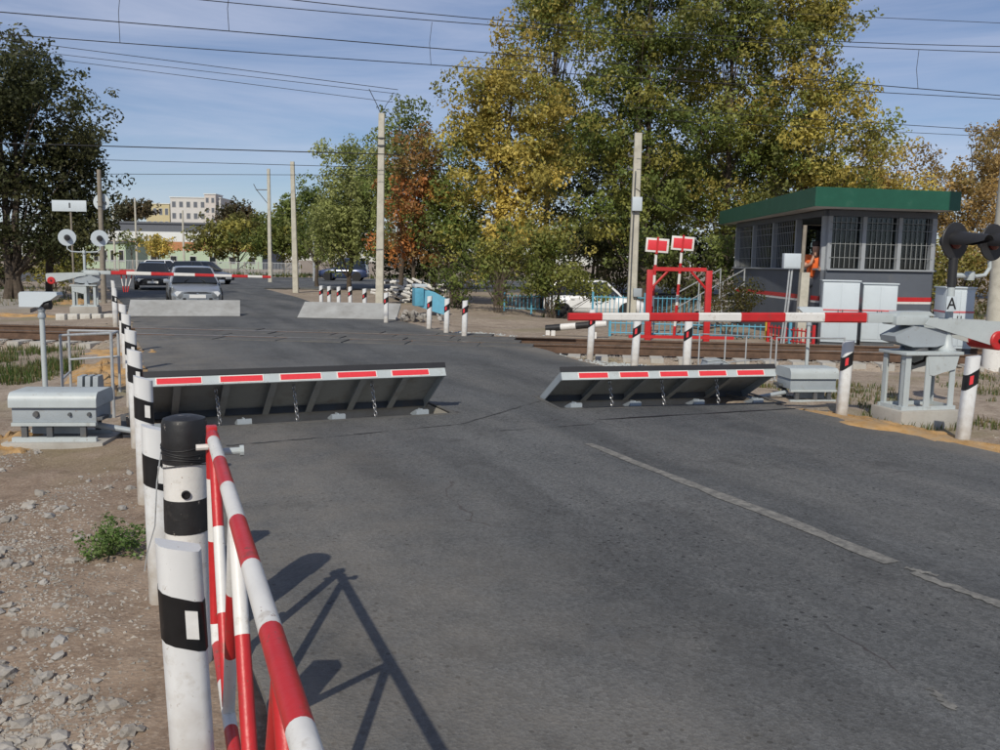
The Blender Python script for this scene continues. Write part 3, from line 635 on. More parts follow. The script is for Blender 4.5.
for d, lb in zip((21.8, 23.4, 27.5, 30.5), ('white bollard on the left just beyond the rails', 'white bollard at the left end of the far left plate', 'white bollard under the far left barrier boom', 'farthest white bollard on the left, beyond the far barrier boom')):
    put_bollard('L', LLINE(d) + Vector((-.1, 0, 0)), lb, gl, z=-.03)
gr = 'white bollards with red reflectors along the right road edge'
for (px, py, lb, ln) in ((963, 440, 'white bollard with red reflector beside the right barrier stand, nearest on the right', (.0, .045)), (842, 413, 'white bollard with red reflector at the right end of the right raised plate', (0, .03)), (686, 372.5, 'white bollard behind the right raised plate, third from the right', (0, .015)), (634, 368, 'white bollard behind the right raised plate near the middle of the red white boom', (0, .04)), (590, 354, 'white bollard under the tip of the red white boom', (0, .03))):
    p = G(px, py); put_bollard('R', p, lb, gr, ln, z=-.03)
for px, top, lb in ((429, 296.5, 'leftmost of three white bollards beside the far right plate'), (446.5, 299, 'middle of three white bollards beside the far right plate'), (464.5, 301, 'rightmost of three white bollards beside the far right plate')):
    p = G(px, top, .80); put_bollard('R', Vector((p.x, p.y, 0)), lb, gr, (0, .02), z=-.05)
gf = 'bollards behind the far right plate'
for px, top, lb in ((321, 286, 'first from left of the bollards behind the far right plate'), (329, 286.5, 'second from left of the bollards behind the far right plate'), (338.5, 287, 'third from left of the bollards behind the far right plate'), (350, 287, 'fourth from left of the bollards behind the far right plate'), (364.5, 289, 'bollard left of the tall concrete pole behind the far right plate'), (386, 293, 'bollard right of the tall concrete pole behind the far right plate')):
    p = G(px, top, .80); put_bollard('R', Vector((p.x, p.y, 0)), lb, gf, z=-.05)

# ------------------------------------------------------------------ painted pipe post and the red-white swing barrier
DP = 3.55; pb_ = Vector((X(179.5, DP), DP, -.06))
post = thing('pipe_post', 'thick pipe post painted in black and white rings with a black cap', 'post', pb_)
mb = MB(); r_ = .087
def ring(z0, z1, r0=r_, r1=r_): return [(r0, z0), (r1, z1)]
mb.lathe([(r_, -.25), (r_, .59)], n=28); mb.build('lower_pipe', M_wpaint, post)
mb = MB(); mb.lathe([(r_ + .002, .59), (r_ + .003, .65), (r_ + .002, .73)], n=28); mb.build('black_ring', M_black, post)
mb = MB(); mb.lathe([(r_, .73), (r_, .88)], n=28); mb.build('white_ring', M_wpaint, post)
mb = MB(); mb.lathe([(r_ + .003, .88), (r_ + .004, .95), (r_ + .003, 1.04), (r_ - .004, 1.06), (.05, 1.07), (.001, 1.072)], n=28); mb.build('cap', M_black, post)
mb = MB(); q = Vector((.35, -1, 0)).to_track_quat('Z', 'Y'); mb.lathe([(.018, 0), (.018, .012), (.013, .013), (.012, .004)], c=Vector((.35, -1, 0)).normalized() * (r_ - .004) + Vector((0, 0, .76)), n=14, q=q); mb.build('bolt_hole', M_bband, post)
mb = MB()
for k in range(5):
    pts = [((r_ + .006) * math.cos(a), (r_ + .006) * math.sin(a), .87 + .02 * k + .012 * math.sin(a * 1.5 + k)) for a in np.linspace(0, 2 * math.pi, 26)]; mb.path(pts, .0022, 5)
mb.build('wire_binding', M_cable, post)
mb = MB(); mb.path([(-.086, -.03, .93), (-.10, -.05, .8), (-.11, -.06, .62), (-.15, -.05, .50), (-.17, -.03, .42)], .003, 6); mb.build('tie_wire', M_galv, post)

ZT, ZB = .97, .15
sb0 = G(212, 436, ZT); sb1 = G(302, 735, ZT); sb0.z = 0; sd = (sb1 - sb0); sd.z = 0; sd.normalize()
swing = thing('swing_barrier', 'red and white striped tubular swing barrier folded along the road edge', 'barrier', sb0, math.atan2(sd.y, sd.x))
def striped(pts_a, pts_b, seg, r, n=14, start=0):
    a = Vector(pts_a); b = Vector(pts_b); L_ = (b - a).length; k = max(2, round(L_ / seg)); return [a.lerp(b, i / k) for i in range(k + 1)]
def tube_striped(name, a, b, seg, r, first):
    mb = MB(); p = striped(a, b, seg, r); mb.path(p, r, 16, stripes=[first, 1 - first]); return mb.build(name, [M_red, M_wpaint], swing)
tube_striped('top_tube', (.10, 0, ZT), (4.11, 0, ZT), .364, .0225, 1)
tube_striped('lower_tube', (.06, 0, ZB), (4.1, 0, ZB), .33, .022, 0)
mb = MB(); mb.path([(.10, 0, ZT), (.04, 0, ZT + .008), (-.01, 0, ZT - .02), (-.015, 0, ZT - .09), (-.015, 0, .80), (-.015, 0, .55), (-.015, 0, .40), (-.01, 0, .21), (.06, 0, ZB)], [.024] * 9, 16, stripes=[0, 0, 0, 0, 1, 0, 0, 1])
mb.build('end_tube', [M_red, M_wpaint], swing)
for i in range(4):
    t0, t1, t2 = .12 + i * .98, .12 + i * .98 + .49, .12 + (i + 1) * .98
    tube_striped('brace', (t0, .0, ZT - .02), (t1, .0, ZB + .02), .28, .0195, i % 2)
    tube_striped('brace', (t1 + .03, .0, ZB + .02), (t2, .0, ZT - .02), .28, .0195, (i + 1) % 2)
mb = MB(); mb.box((-.02, .0, ZT + .012), (.05, .04, .05), bev=.006); mb.build('latch_block', M_red, swing)
mb = MB(); mb.tube((.02, .03, ZT - .06), (.02, .11, ZT - .06), .014, n=10); mb.tube((.02, .10, ZT - .06), (.02, .115, ZT - .06), .022, n=10); mb.build('bolt', M_lgrey, swing)
mb = MB(); mb.tube((.01, -.01, .93), (.01, -.06, .93), .012, n=8); mb.build('hinge_pin', M_wpaint, swing)
mb = MB(); mb.tube((3.9, 0, -.2), (3.9, 0, ZT + .08), .045, n=16); mb.build('far_post', M_wpaint, swing)
for zz in (.93, .45):
    mb = MB(); mb.box((-.05, 0, zz), (.07, .02, .04), bev=.004); mb.build('hinge', M_black, swing)

# ------------------------------------------------------------------ raised barrier plates (near pair, underside towards us)
def chain(mb, p0, p1, sag=.02, r=.006, link=.05):
    p0 = Vector(p0); p1 = Vector(p1); n = max(4, int((p1 - p0).length / (link * .72)))
    for i in range(n):
        t = (i + .5) / n; c = p0.lerp(p1, t); d = (p1 - p0).normalized(); s1 = d.orthogonal().normalized(); s2 = d.cross(s1); ax = s1 if i % 2 else s2
        pts = [c + d * (link * .5 * math.cos(a)) + ax * (link * .3 * math.sin(a)) for a in np.linspace(0, 2 * math.pi, 13)]
        mb.path(pts, r, 5)
def near_plate(p, label, ang, nref, ribs, open_left):
    rz = math.atan2(p.e.y, p.e.x); root = thing('barrier_plate', label, 'road barrier', p.o, rz, 'raised barrier plates in the road')
    L_, D_ = p.L, p.D; ca, sa = math.cos(ang), math.sin(ang)
    # local: x along plate, y towards rails; hinge at y=D, free edge at y=D-D*ca, z=D*sa
    def tp(x, t, n=0): return Vector((x, D_ - .03 - t * ca - n * sa * -1 * -1, .0 + t * sa - n * ca)) if False else Vector((x, D_ - .03 - t * ca - n * sa, t * sa - n * ca))   # t from hinge, n = depth below skin... underside side
    def slab(x0, x1, t0, t1, n0, n1, m=None, bev=0):
        vs = [tp(x, t, n) for n in (n0, n1) for (x, t) in ((x0, t0), (x1, t0), (x1, t1), (x0, t1))]
        return vs, [(0, 1, 2, 3), (4, 5, 6, 7), (0, 1, 5, 4), (1, 2, 6, 5), (2, 3, 7, 6), (3, 0, 4, 7)]
    D2 = D_ - .05
    mb = MB(); mb.add(*slab(.03, L_ - .03, 0, D2, 0, .012)); mb.build('skin', M_under, root, smooth=False)
    mb = MB(); mb.add(*slab(.02, L_ - .02, D2, D2 + .012, -.045, .016)); mb.build('edge_lip', M_plas, root, smooth=False)
    # front beam carries the reflectors
    mb = MB(); mb.add(*slab(.03, L_ - .03, D2 - .02, D2, .016, .115)); beam = mb.build('front_beam', M_lgrey, root, smooth=False)
    for i in range(nref):
        x0 = L_ * (.085 + i * .9 / nref); w = L_ * .125
        mb = MB(); mb.add(*slab(x0 - .012, x0 + w + .012, D2, D2 + .005, .024, .106)); rb = mb.build('reflector_backing', M_wpaint, beam, smooth=False)
        mb = MB(); mb.add(*slab(x0, x0 + w, D2 + .005, D2 + .008, .034, .096)); mb.build('reflector', M_redref, beam, smooth=False)
    for x in (.03, L_ - .045):
        mb = MB(); mb.add(*slab(x, x + .015, .0, D2 - .02, .012, .10)); mb.build('side_web', M_grey, root, smooth=False)
    for k in range(ribs):
        x = L_ * (k + 1) / (ribs + 1); mb = MB(); mb.add(*slab(x - .008, x + .008, .05, D2 - .02, .012, .085)); mb.add(*slab(x - .035, x + .035, .05, D2 - .02, .085, .093)); mb.build('rib', M_under, root, smooth=False)
    mb = MB(); mb.add(*slab(.045, L_ - .045, .05, .07, .012, .09)); mb.build('hinge_beam', M_dgrey, root, smooth=False)
    for t in (.26, .5, .76):
        mb = MB(); a = tp(L_ * t, D2 - .30, .02); b = Vector((L_ * t + .04, a.y - .06, -.16)); chain(mb, a, b, r=.006, link=.055); mb.build('chain', M_steel, root)
    # pit: walls, floor, frame
    mb = MB(); z0 = -.34
    mb.box((L_ / 2, -.02, z0 / 2 - .012), (L_ + .08, .04, -z0 - .02)); mb.box((L_ / 2, D_ + .02, z0 / 2 - .012), (L_ + .08, .04, -z0 - .02)); mb.box((-.02, D_ / 2, z0 / 2 - .012), (.04, D_, -z0 - .02)); mb.box((L_ + .02, D_ / 2, z0 / 2 - .012), (.04, D_, -z0 - .02)); mb.box((L_ / 2, D_ / 2, z0 - .02), (L_ + .08, D_ + .08, .04)); mb.build('pit', M_conc, root, smooth=False)
    mb = MB()
    for (x0, y0, x1, y1) in ((-.05, -.06, L_ + .05, 0), (-.05, D_, L_ + .05, D_ + .05), (-.05, 0, 0, D_), (L_, 0, L_ + .05, D_)):
        mb.box(((x0 + x1) / 2, (y0 + y1) / 2, .001), (x1 - x0, y1 - y0, .012))
    mb.build('pit_frame', M_deck, root, smooth=False)
    for t in (.07, .33, .62, .9):
        x = L_ * t; mb = MB(); mb.extrude([(.0, -.18), (.26, -.30), (.26, -.18), (.15, .05), (.03, .06)], (x - .008, .02, .0), (0, 1, 0), (0, 0, 1), (.012, 0, 0)); mb.extrude([(.0, -.02), (.24, -.02), (.19, .0), (.04, .055), (.0, .05)], (x - .07, .03, -.005), (0, 1, 0), (0, 0, 1), (.14, 0, 0)); mb.build('stop_bracket', M_grey, root, smooth=False)
    return root
near_plate(PL, 'raised steel road plate across the left lane, dark underside with red reflectors', rad(34), 5, 6, False)
near_plate(PR, 'raised steel road plate across the right lane, dark underside with red reflectors', rad(28), 5, 4, True)

def far_plate(a, b, label):
    a = Vector(a); b = Vector(b); e = (b - a).normalized(); L_ = (b - a).length; root = thing('barrier_plate', label, 'road barrier', a, math.atan2(e.y, e.x), 'raised barrier plates in the road')
    D_ = .95; an = rad(27); ca, sa = math.cos(an), math.sin(an)
    def prism(x0, x1, poly, nm, m): mb = MB(); mb.extrude(poly, (x0, 0, 0), (0, 1, 0), (0, 0, 1), (x1 - x0, 0, 0)); return mb.build(nm, m, root, smooth=False)
    prism(0, L_, [(0, .004), (D_ * ca, D_ * sa), (D_ * ca + .012, D_ * sa - .02), (.02, -.02)], 'skin', M_plate)
    prism(.02, L_ - .02, [(D_ * ca - .02, D_ * sa - .03), (D_ * ca + .02, D_ * sa - .02), (D_ * ca + .05, D_ * sa - .10), (D_ * ca + .01, D_ * sa - .12)], 'front_beam', M_lgrey)
    for x in (0.01, L_ - .025): prism(x, x + .015, [(.02, -.02), (D_ * ca, D_ * sa - .012), (D_ * ca + .04, D_ * sa - .10), (.1, -.04)], 'side_web', M_grey)
    mb = MB(); mb.box((L_ / 2, .0, .006), (L_ + .1, .09, .014)); mb.build('hinge_strip', M_deck, root, smooth=False)
    for t in (.3, .7): mb = MB(); mb.box((L_ * t, D_ * ca * .75, .09), (.08, .10, .3)); mb.build('lifting_arm', M_dgrey, root)
    return root
far_plate(G(127, 316.5), G(240, 316.5), 'pale raised plate seen from behind in front of the silver sedan')
far_plate(G(297, 318), G(396, 320), 'pale raised plate seen from behind, right of the silver sedan')

# ------------------------------------------------------------------ drive boxes, hooded sensors, railings
def drive_box(loc, rz, label, w=.80):
    root = thing('drive_box', label, 'machine', loc, rz, 'plate drive boxes')
    mb = MB(); mb.box((0, 0, .04), (w + .15, .56, .09), bev=.01); mb.build('concrete_pad', M_conc, root)
    mb = MB()
    for y in (-.2, .2): mb.box((0, y, .105), (w, .05, .04)); mb.box((0, y, .245), (w, .05, .03))
    mb.build('base_rails', M_lgrey, root)
    for x in (-w * .36, -w * .06, w * .34):
        [(lambda mb: (mb.box((x, y, .175), (.05, .04, .11)), mb.build('support', M_dgrey, root)))(MB()) for y in (-.19, .19)]
    mb = MB(); mb.box((-w * .06, .02, .18), (w * .6, .12, .11)); mb.build('inner_plate', M_grey, root)
    mb = MB(); mb.box((0, 0, .335), (w, .40, .15), bev=.008); mb.build('body', M_grey, root)
    n = 9; pr = [(-.235, .40), (-.235, .455)] + [(-.235 + .07 * (1 - math.cos(t)), .455 + .08 * math.sin(t)) for t in np.linspace(.2, math.pi / 2, 6)] + [(.235 - .07 * (1 - math.cos(t)), .455 + .08 * math.sin(t)) for t in np.linspace(math.pi / 2, .2, 6)] + [(.235, .455), (.235, .40)]
    mb = MB(); mb.extrude(pr, (-w / 2 - .015, 0, 0), (0, 1, 0), (0, 0, 1), (w + .03, 0, 0)); mb.build('lid', M_lgrey, root)
    for x, s_ in ((-w * .21, .03), (w * .19, .018), (w * .42, .02)):
        mb = MB(); mb.tube((x, -.2, .335), (x, -.225, .335), s_, s_ * .8, 12); mb.build('lock_boss', M_dgrey, root)
    mb = MB(); mb.box((w * .46, -.1, .29), (.16, .18, .03), bev=.004); mb.box((w * .42, -.16, .25), (.05, .05, .06)); mb.build('linkage', M_dgrey, root)
    mb = MB(); mb.tube((w * .40, 0, .2), (w * .5 + .5, 0, .10), .028, n=10); mb.build('drive_shaft', M_grey, root)
    return root
dbl = G(53, 439); drive_box((dbl.x, dbl.y + .2, hz(dbl.x, dbl.y) - .03), .10, 'grey motor drive box with rounded lid left of the left raised plate', .73)
dbr = G(806, 397); drive_box((dbr.x + .06, dbr.y + .2, -.16), math.pi + .12, 'grey motor drive box right of the right raised plate', .62)

def hood_sensor(base, ztop, yaw, label, w=.40):
    root = thing('hooded_sensor', label, 'sensor', base, yaw, 'hooded vehicle sensors on posts')
    H_ = ztop - base[2]
    mb = MB(); mb.tube((0, 0, -.1), (0, 0, H_ - .16), .028, n=14); mb.build('pole', M_lgrey, root)
    mb = MB(); mb.lathe([(.04, H_ - .28), (.045, H_ - .26), (.03, H_ - .22), (.05, H_ - .17), (.05, H_ - .155)], n=14); mb.build('swivel', M_grey, root)
    pr = [(-w / 2, .0), (w * .18, .0), (w * .22, -.0)]
    hood = [(-w * .5, -.155), (w * .02, -.155), (w * .14, -.10), (w * .32, -.075), (w * .5, -.02), (w * .48, .012), (-w * .46, .012), (-w * .5, -.01)]
    mb = MB(); mb.extrude(hood, (0, -.075, H_), (1, 0, 0), (0, 0, 1), (0, .15, 0)); mb.build('hood', M_cab, root)
    mb = MB(); mb.lathe([(.055, 0), (.055, .06), (.045, .062)], c=(w * .1, 0, H_ - .13), n=16, q=Vector((1, 0, 0)).to_track_quat('Z', 'Y')); mb.build('lens_tube', M_plas, root)
    return root
sp_ = G(46, 402); t_ = W(46, 293, sp_.y); hood_sensor((sp_.x, sp_.y, hz(sp_.x, sp_.y)), t_.z, .05, 'white hooded sensor on a grey post behind the left drive box', .42)
sp_ = G(806, 374); t_ = W(798, 307.5, sp_.y); hood_sensor((sp_.x, sp_.y, hz(sp_.x, sp_.y)), t_.z, math.pi - .1, 'white hooded sensor on a thin post in front of the booth', .36)
def railing(name, label, posts, rails, r=.013, m=None):
    b = Vector(posts[0][0]); root = thing(name, label, 'railing', (b.x, b.y, 0))
    for p, z in posts: mb = MB(); mb.tube((p.x - b.x, p.y - b.y, hz(p.x, p.y) - .1), (p.x - b.x, p.y - b.y, z), r, n=8); mb.build('railing_post', m or M_galv, root)
    for p0, z0, p1, z1 in rails: mb = MB(); mb.tube((p0.x - b.x, p0.y - b.y, z0), (p1.x - b.x, p1.y - b.y, z1), r * .85, n=8); mb.build('rail_bar', m or M_galv, root)
    return root
a, b, c, d = G(63, 398), G(71, 386), G(114, 413), G(120, 389)
zt = lambda q, py: W(100, py, q.y).z
railing('railing', 'thin grey pipe railing around the left drive box', [(a, zt(a, 336)), (b, zt(b, 331)), (c, zt(c, 333)), (d, zt(d, 331))], [(b, zt(b, 360), d, zt(d, 356)), (a, zt(a, 380), b, zt(b, 372)), (c, zt(c, 334), d, zt(d, 331)), (b, zt(b, 331), d, zt(d, 331)), (a, zt(a, 336), c, zt(c, 333))], .017)
ps = [G(px, py) for px, py in ((698, 373), (724, 370), (745, 368), (770, 366))]
railing('railing', 'thin grey pipe railing beside the right raised plate', [(p, W(700, 334 + i * .6, p.y).z) for i, p in enumerate(ps)], [(ps[i], W(700, 334 + i * .6 - .6 + .5, ps[i].y).z, ps[i + 1], W(700, 334.6 + i * .6, ps[i + 1].y).z) for i in range(3)] + [(ps[i], .12, ps[i + 1], .12) for i in range(3)], .012)
q0, q1 = G(775, 372), G(842, 380); railing('railing', 'single grey handrail running to the right barrier stand', [(q0, W(775, 337, q0.y).z), (q1, W(842, 337.5, q1.y).z)], [(q0, W(775, 337, q0.y).z - .01, q1, W(842, 337.5, q1.y).z - .01)], .014)
# counterweight plates by the left drive
cw = G(91, 398); root = thing('counterweight', 'stack of three grey steel counterweight plates behind the left drive box', 'counterweight', (cw.x, cw.y, hz(cw.x, cw.y)), .15)
for k in range(3):
    mb = MB(); mb.extrude([(-.11, .0), (.11, .0), (.13, .16), (.10, .32), (-.10, .32), (-.13, .16)], (-.11 + k * .085, 0, .02), (0, 1, 0), (0, 0, 1), (.055, 0, 0)); mb.build('plate', M_grey, root)
mb = MB(); mb.tube((-.13, 0, .16), (.15, 0, .16), .025, n=10); mb.build('axle', M_dgrey, root)
# grey junction box behind right plate
jb = G(714, 369); root = thing('junction_box', 'small grey junction box behind the right raised plate', 'box', (jb.x, jb.y, hz(jb.x, jb.y)), .1)
mb = MB(); mb.extrude([(-.22, .02), (.22, .02), (.20, .20), (.05, .26), (-.16, .24)], (0, -.15, 0), (1, 0, 0), (0, 0, 1), (0, .3, 0)); mb.build('case', M_grey, root)
mb = MB(); mb.box((0, 0, .01), (.5, .36, .04)); mb.build('foot', M_conc, root)
mb = MB(); mb.extrude([(-.17, .245), (.06, .268), (.21, .205), (.215, .215), (.06, .28), (-.17, .257)], (0, -.16, 0), (1, 0, 0), (0, 0, 1), (0, .32, 0)); mb.build('lid', M_lgrey, root)

# ------------------------------------------------------------------ boom barriers and crossing signals
def text_mesh(s_, size):
    cu = bpy.data.curves.new('txt', 'FONT'); cu.body = s_; cu.size = size; cu.align_x = 'CENTER'; cu.align_y = 'CENTER'; cu.extrude = .0008; cu.offset = size * .012
    o = bpy.data.objects.new('txt', cu); col.objects.link(o); dg = bpy.context.evaluated_depsgraph_get(); me = bpy.data.meshes.new_from_object(o.evaluated_get(dg)); bpy.data.objects.remove(o); return me
def boom_machine(base, e, tip, zb, label, blabel, stripes, cable=True):
    """local x = towards the boom tip, z up"""
    e = Vector((e.x, e.y, 0)).normalized(); root = thing('boom_barrier', label, 'barrier', base, math.atan2(e.y, e.x), 'lowered boom barriers')
    P = lambda nm, m, f, **k: (lambda mb: (f(mb), mb.build(nm, m, root, **k))[1])(MB())
    P('plinth', M_conc, lambda mb: mb.box((0, 0, -.02), (.78, .52, .26), bev=.02))
    for x in (-.29, .29):
        for y in (-.18, .18):
            def leg(mb):
                mb.box((x, y, .41), (.07, .012, .62)); mb.box((x + (.029 if x > 0 else -.029), y - (.03 if y > 0 else -.03), .41), (.012, .06, .62))
            P('leg', M_lgrey, leg)
    P('leg', M_lgrey, lambda mb: mb.box((.04, -.20, .40), (.075, .014, .60))); P('leg', M_lgrey, lambda mb: mb.box((.04, .20, .40), (.075, .014, .60)))
    P('base_ring', M_lgrey, lambda mb: (mb.box((0, -.185, .13), (.70, .03, .04)), mb.box((0, .185, .13), (.70, .03, .04)), mb.box((.33, 0, .131), (.03, .34, .04)), mb.box((-.33, 0, .131), (.03, .34, .04))))
    P('top_plate', M_lgrey, lambda mb: mb.box((-.01, 0, .735), (.74, .46, .035), bev=.006))
    for y in (-.21, .205):
        P('gusset', M_lgrey, lambda mb: mb.extrude([(-.34, .72), (.07, .72), (.03, .50), (-.02, .49), (-.16, .53), (-.30, .56)], (0, y, 0), (1, 0, 0), (0, 0, 1), (0, .008, 0)))
    P('gear_housing', M_grey, lambda mb: mb.extrude([(-.26, .90), (-.18, .99), (.20, 1.03), (.44, .92), (.42, .86), (.20, .80), (-.10, .80), (-.26, .84)], (0, -.13, 0), (1, 0, 0), (0, 0, 1), (0, .26, 0)))
    P('motor', M_dgrey, lambda mb: (mb.tube((-.18, 0, .75), (-.18, 0, .82), .10, n=16), mb.tube((.05, 0, .75), (.05, 0, .84), .12, n=16)))
    P('fin', M_grey, lambda mb: mb.extrude([(.02, .75), (.14, .75), (.08, .90)], (0, -.17, 0), (1, 0, 0), (0, 0, 1), (0, .012, 0)))
    P('pivot_head', M_lgrey, lambda mb: mb.box((.22, 0, 1.09), (.42, .24, .10), bev=.012))
    P('pivot_cover', M_lgrey, lambda mb: mb.extrude([(-.08, 1.14), (.40, 1.14), (.36, 1.185), (.0, 1.19)], (0, -.10, 0), (1, 0, 0), (0, 0, 1), (0, .20, 0)))
    P('boom_socket', M_lgrey, lambda mb: mb.box((.56, 0, 1.115), (.36, .12, .105), bev=.008))
    for y in (-.17, .155):
        P('counterweight_arm', M_lgrey, lambda mb: mb.extrude([(.10, 1.05), (.04, 1.12), (-.98, 1.08), (-1.02, 1.05), (-1.0, .84), (-.90, .80), (-.80, .815)], (0, y, 0), (1, 0, 0), (0, 0, 1), (0, .015, 0)))
    P('arm_stiffener', M_lgrey, lambda mb: (mb.box((-.45, -.10, .975), (.9, .012, .02), rot=Matrix.Rotation(0, 3, 'Y')), mb.box((-.97, 0, .95), (.02, .30, .18))))
    w = P('counterweight', M_red, lambda mb: mb.lathe([(.0, -.20), (.095, -.20), (.108, -.19), (.108, .19), (.095, .20), (.0, .20)], c=(-.87, 0, .87), n=24, q=Vector((0, 1, 0)).to_track_quat('Z', 'Y')))
    mb = MB(); mb.tube((-.87, -.22, .87), (-.87, .22, .87), .025, n=10); mb.build('axle', M_black, w)
    if cable: P('cable', M_cable, lambda mb: mb.path([(-.2, -.12, .72), (-.18, -.14, .62), (-.06, -.15, .575), (.08, -.14, .62), (.12, -.10, .72)], .016, 8))
    # boom in striped pieces, tapering
    L_ = (Vector(tip) - Vector(base)); L_.z = 0; L_ = L_.length; x = .74; rz0 = 1.115; dz = (tip[2] - base[2]) - rz0
    bo = MB(); n = len(stripes); tot = sum(s_[0] for s_ in stripes)
    acc = 0; pieces = []
    for ln, mi in stripes: pieces.append((acc / tot, (acc + ln) / tot, mi)); acc += ln
    boom = None
    for t0, t1, mi in pieces:
        mb = MB(); ring_ = []
        for t in (t0, t1):
            h = .056 - .018 * t; wd2 = .034 - .008 * t; cx = .74 + (L_ - .74) * t; cz = rz0 + dz * t
            ring_.append([Vector((cx, yy, cz + zz)) for yy, zz in ((-wd2, -h * .7), (-wd2 * .6, -h), (wd2 * .6, -h), (wd2, -h * .7), (wd2, h * .7), (wd2 * .6, h), (-wd2 * .6, h), (-wd2, h * .7))])
        mb.loft(ring_); mb.build('boom_section', M_red if mi else M_wpaint, root)
    return root
rb0 = G(915, 418); rtop = W(850, 317, 9.6); rtip = G(567, 316.5, rtop.z)
re_ = (rtip - rtop); 
boom_machine((rb0.x, rb0.y, .015), re_, (rtip.x, rtip.y, rtip.z), rtop.z, 'grey boom barrier with lowered red and white boom on the right verge', '', [(.47, 1), (.43, 0), (.47, 1), (.44, 0), (.5, 1), (.46, 0), (.32, 1)][:7])
lb0 = G(86, 312); ltip = W(271, 277, 27.5)
boom_machine((lb0.x, lb0.y, .06), ltip - lb0, (ltip.x, ltip.y, ltip.z), 1.0, 'far boom barrier with red disc counterweight and boom across the left lane', '', [(.5, 1), (.8, 0), (.75, 1), (.7, 0), (.65, 1), (.6, 0), (.55, 1), (.5, 0), (.3, 1)], False)
# hanging red-white curtain on the far boom
hp = W(125, 272, 26.6); root = thing('boom_curtain', 'short red and white slatted curtain hanging from the far boom', 'curtain', (hp.x, hp.y, hp.z), RYAW)
for k in range(3):
    mb = MB(); mb.path([(-.12 + k * .16, 0, 0), (-.10 + k * .13, 0, -.2), (-.07 + k * .08, 0, -.42), (-.05 + k * .05, 0, -.6)], .018, 6, stripes=[0, 1]); mb.build('slat', [M_red, M_wpaint], root)
mb = MB(); mb.box((.05, 0, .02), (.42, .05, .09)); mb.build('top_bar', M_red, root)

def crossing_signal(base, face, zc, half, off, label, white, r=.2, mh=1.0):
    """two round target boards on a U bracket; face = direction the lamps look"""
    rz = math.atan2(face.y, face.x) + math.pi / 2; root = thing('crossing_signal', label, 'signal', base, rz, 'crossing light signals')
    H_ = zc - base[2]; q = Vector((0, -1, 0)).to_track_quat('Z', 'Y'); mbk = M_plas if not white else M_cab
    mb = MB(); mb.tube((0, 0, mh - .3), (0, 0, H_ - .48), .045, .040, 16); mb.build('mast', M_lgrey, root)
    mb = MB(); mb.lathe([(.10, mh - .32), (.10, mh - .27), (.06, mh - .22), (.05, mh - .12)], n=16); mb.build('mast_foot', M_lgrey, root)
    if not white: mb = MB(); mb.tube((0, 0, H_ - .50), (0, 0, H_ - .18), .047, n=16); mb.build('mast_sleeve', M_plas, root)
    mb = MB(); pts = [(off - half, .02, H_ - r - .0), (off - half - .01, .02, H_ - r - .08), (off - half * .8, .02, H_ - r - .16), (off - half * .35, .02, H_ - r - .175), (off, .02, H_ - r - .17), (off + half * .35, .02, H_ - r - .175), (off + half * .8, .02, H_ - r - .16), (off + half + .01, .02, H_ - r - .08), (off + half, .02, H_ - r)]
    mb.path(pts, .022, 10); mb.build('bracket', M_lgrey, root)
    mb = MB(); mb.tube((0, .02, H_ - r - .17), (off, .02, H_ - r - .17), .03, n=10); mb.lathe([(.05, -.05), (.055, 0), (.05, .05)], c=(off, .02, H_ - r - .17), n=12); mb.build('clamp', M_lgrey, root)
    for s_ in (-1, 1):
        c = Vector((off + s_ * half, 0, H_))
        mb = MB(); mb.lathe([(.001, -.012), (r * .97, -.012), (r, -.006), (r, .006), (r * .97, .012), (.001, .012)], c=c, n=32, q=q); bd = mb.build('target_board', mbk, root)
        mb = MB(); mb.lathe([(.001, -.16), (.06, -.155), (.085, -.10), (.09, -.012)], c=c, n=20, q=q); mb.build('lamp_body', M_plas, bd)
        mb = MB(); mb.lathe([(.085, .012), (.085, .03), (.06, .045), (.001, .05)], c=c, n=24, q=q); mb.build('lens', M_redlens, bd)
        mb = MB(); n = 18; V = []
        for t in (0, 1):
            for k in range(n + 1):
                a = math.pi * (-.12) + (math.pi * 1.24) * k / n; rr = .105 - .028 * t
                V.append(c + Vector((rr * math.cos(a), -.012 - (.40 * t) * (1 if math.sin(a) > .2 else .35 + .65 * max(0, (math.sin(a) + .4) / .6)), rr * math.sin(a) - .02 * t)))
        V2 = [c + (v - c) * 1.0 + Vector((0, 0, .006)) for v in V]; m_ = len(V)
        mb.add(V + V2, [(k, k + 1, n + 2 + k, n + 1 + k) for k in range(n)] + [(m_ + k, m_ + n + 1 + k, m_ + n + 2 + k, m_ + k + 1) for k in range(n)] + [(n + 1 + k, n + 2 + k, m_ + n + 2 + k, m_ + n + 1 + k) for k in range(n)]); mb.build('visor', M_plas, bd)
    return root
sgp = W(946, 352, 9.75); zc = W(952, 241, 9.75).z
crossing_signal((sgp.x, sgp.y, -.1), -RD, zc, .30, .30, 'black round crossing signal with long visors above the right barrier stand', False, .205, sgp.z + .1 + .30)
sgl = W(84.5, 262, 26.9); zc2 = W(85, 238, 26.9).z
crossing_signal((sgl.x, sgl.y, -.1), RD, zc2, .445, 0, 'crossing signal seen from behind, two pale round boards on a U bracket', True, .25, .3)
ap = W(951.5, 304, 9.62); root = thing('letter_sign', 'small white plate with black letter A on the right signal mast', 'sign', ap, RYAW * .4)
mb = MB(); mb.box((0, 0, 0), (.125, .006, .165), bev=.002); mb.build('plate', M_cab, root)
me = text_mesh('A', .18); me.materials.clear(); me.materials.append(M_black); o = bpy.data.objects.new('letter', me); col.objects.link(o); o.parent = root; o.rotation_euler = (math.pi / 2, 0, 0); o.location = (0, -.0045, 0); o.scale = (.92, 1, 1)
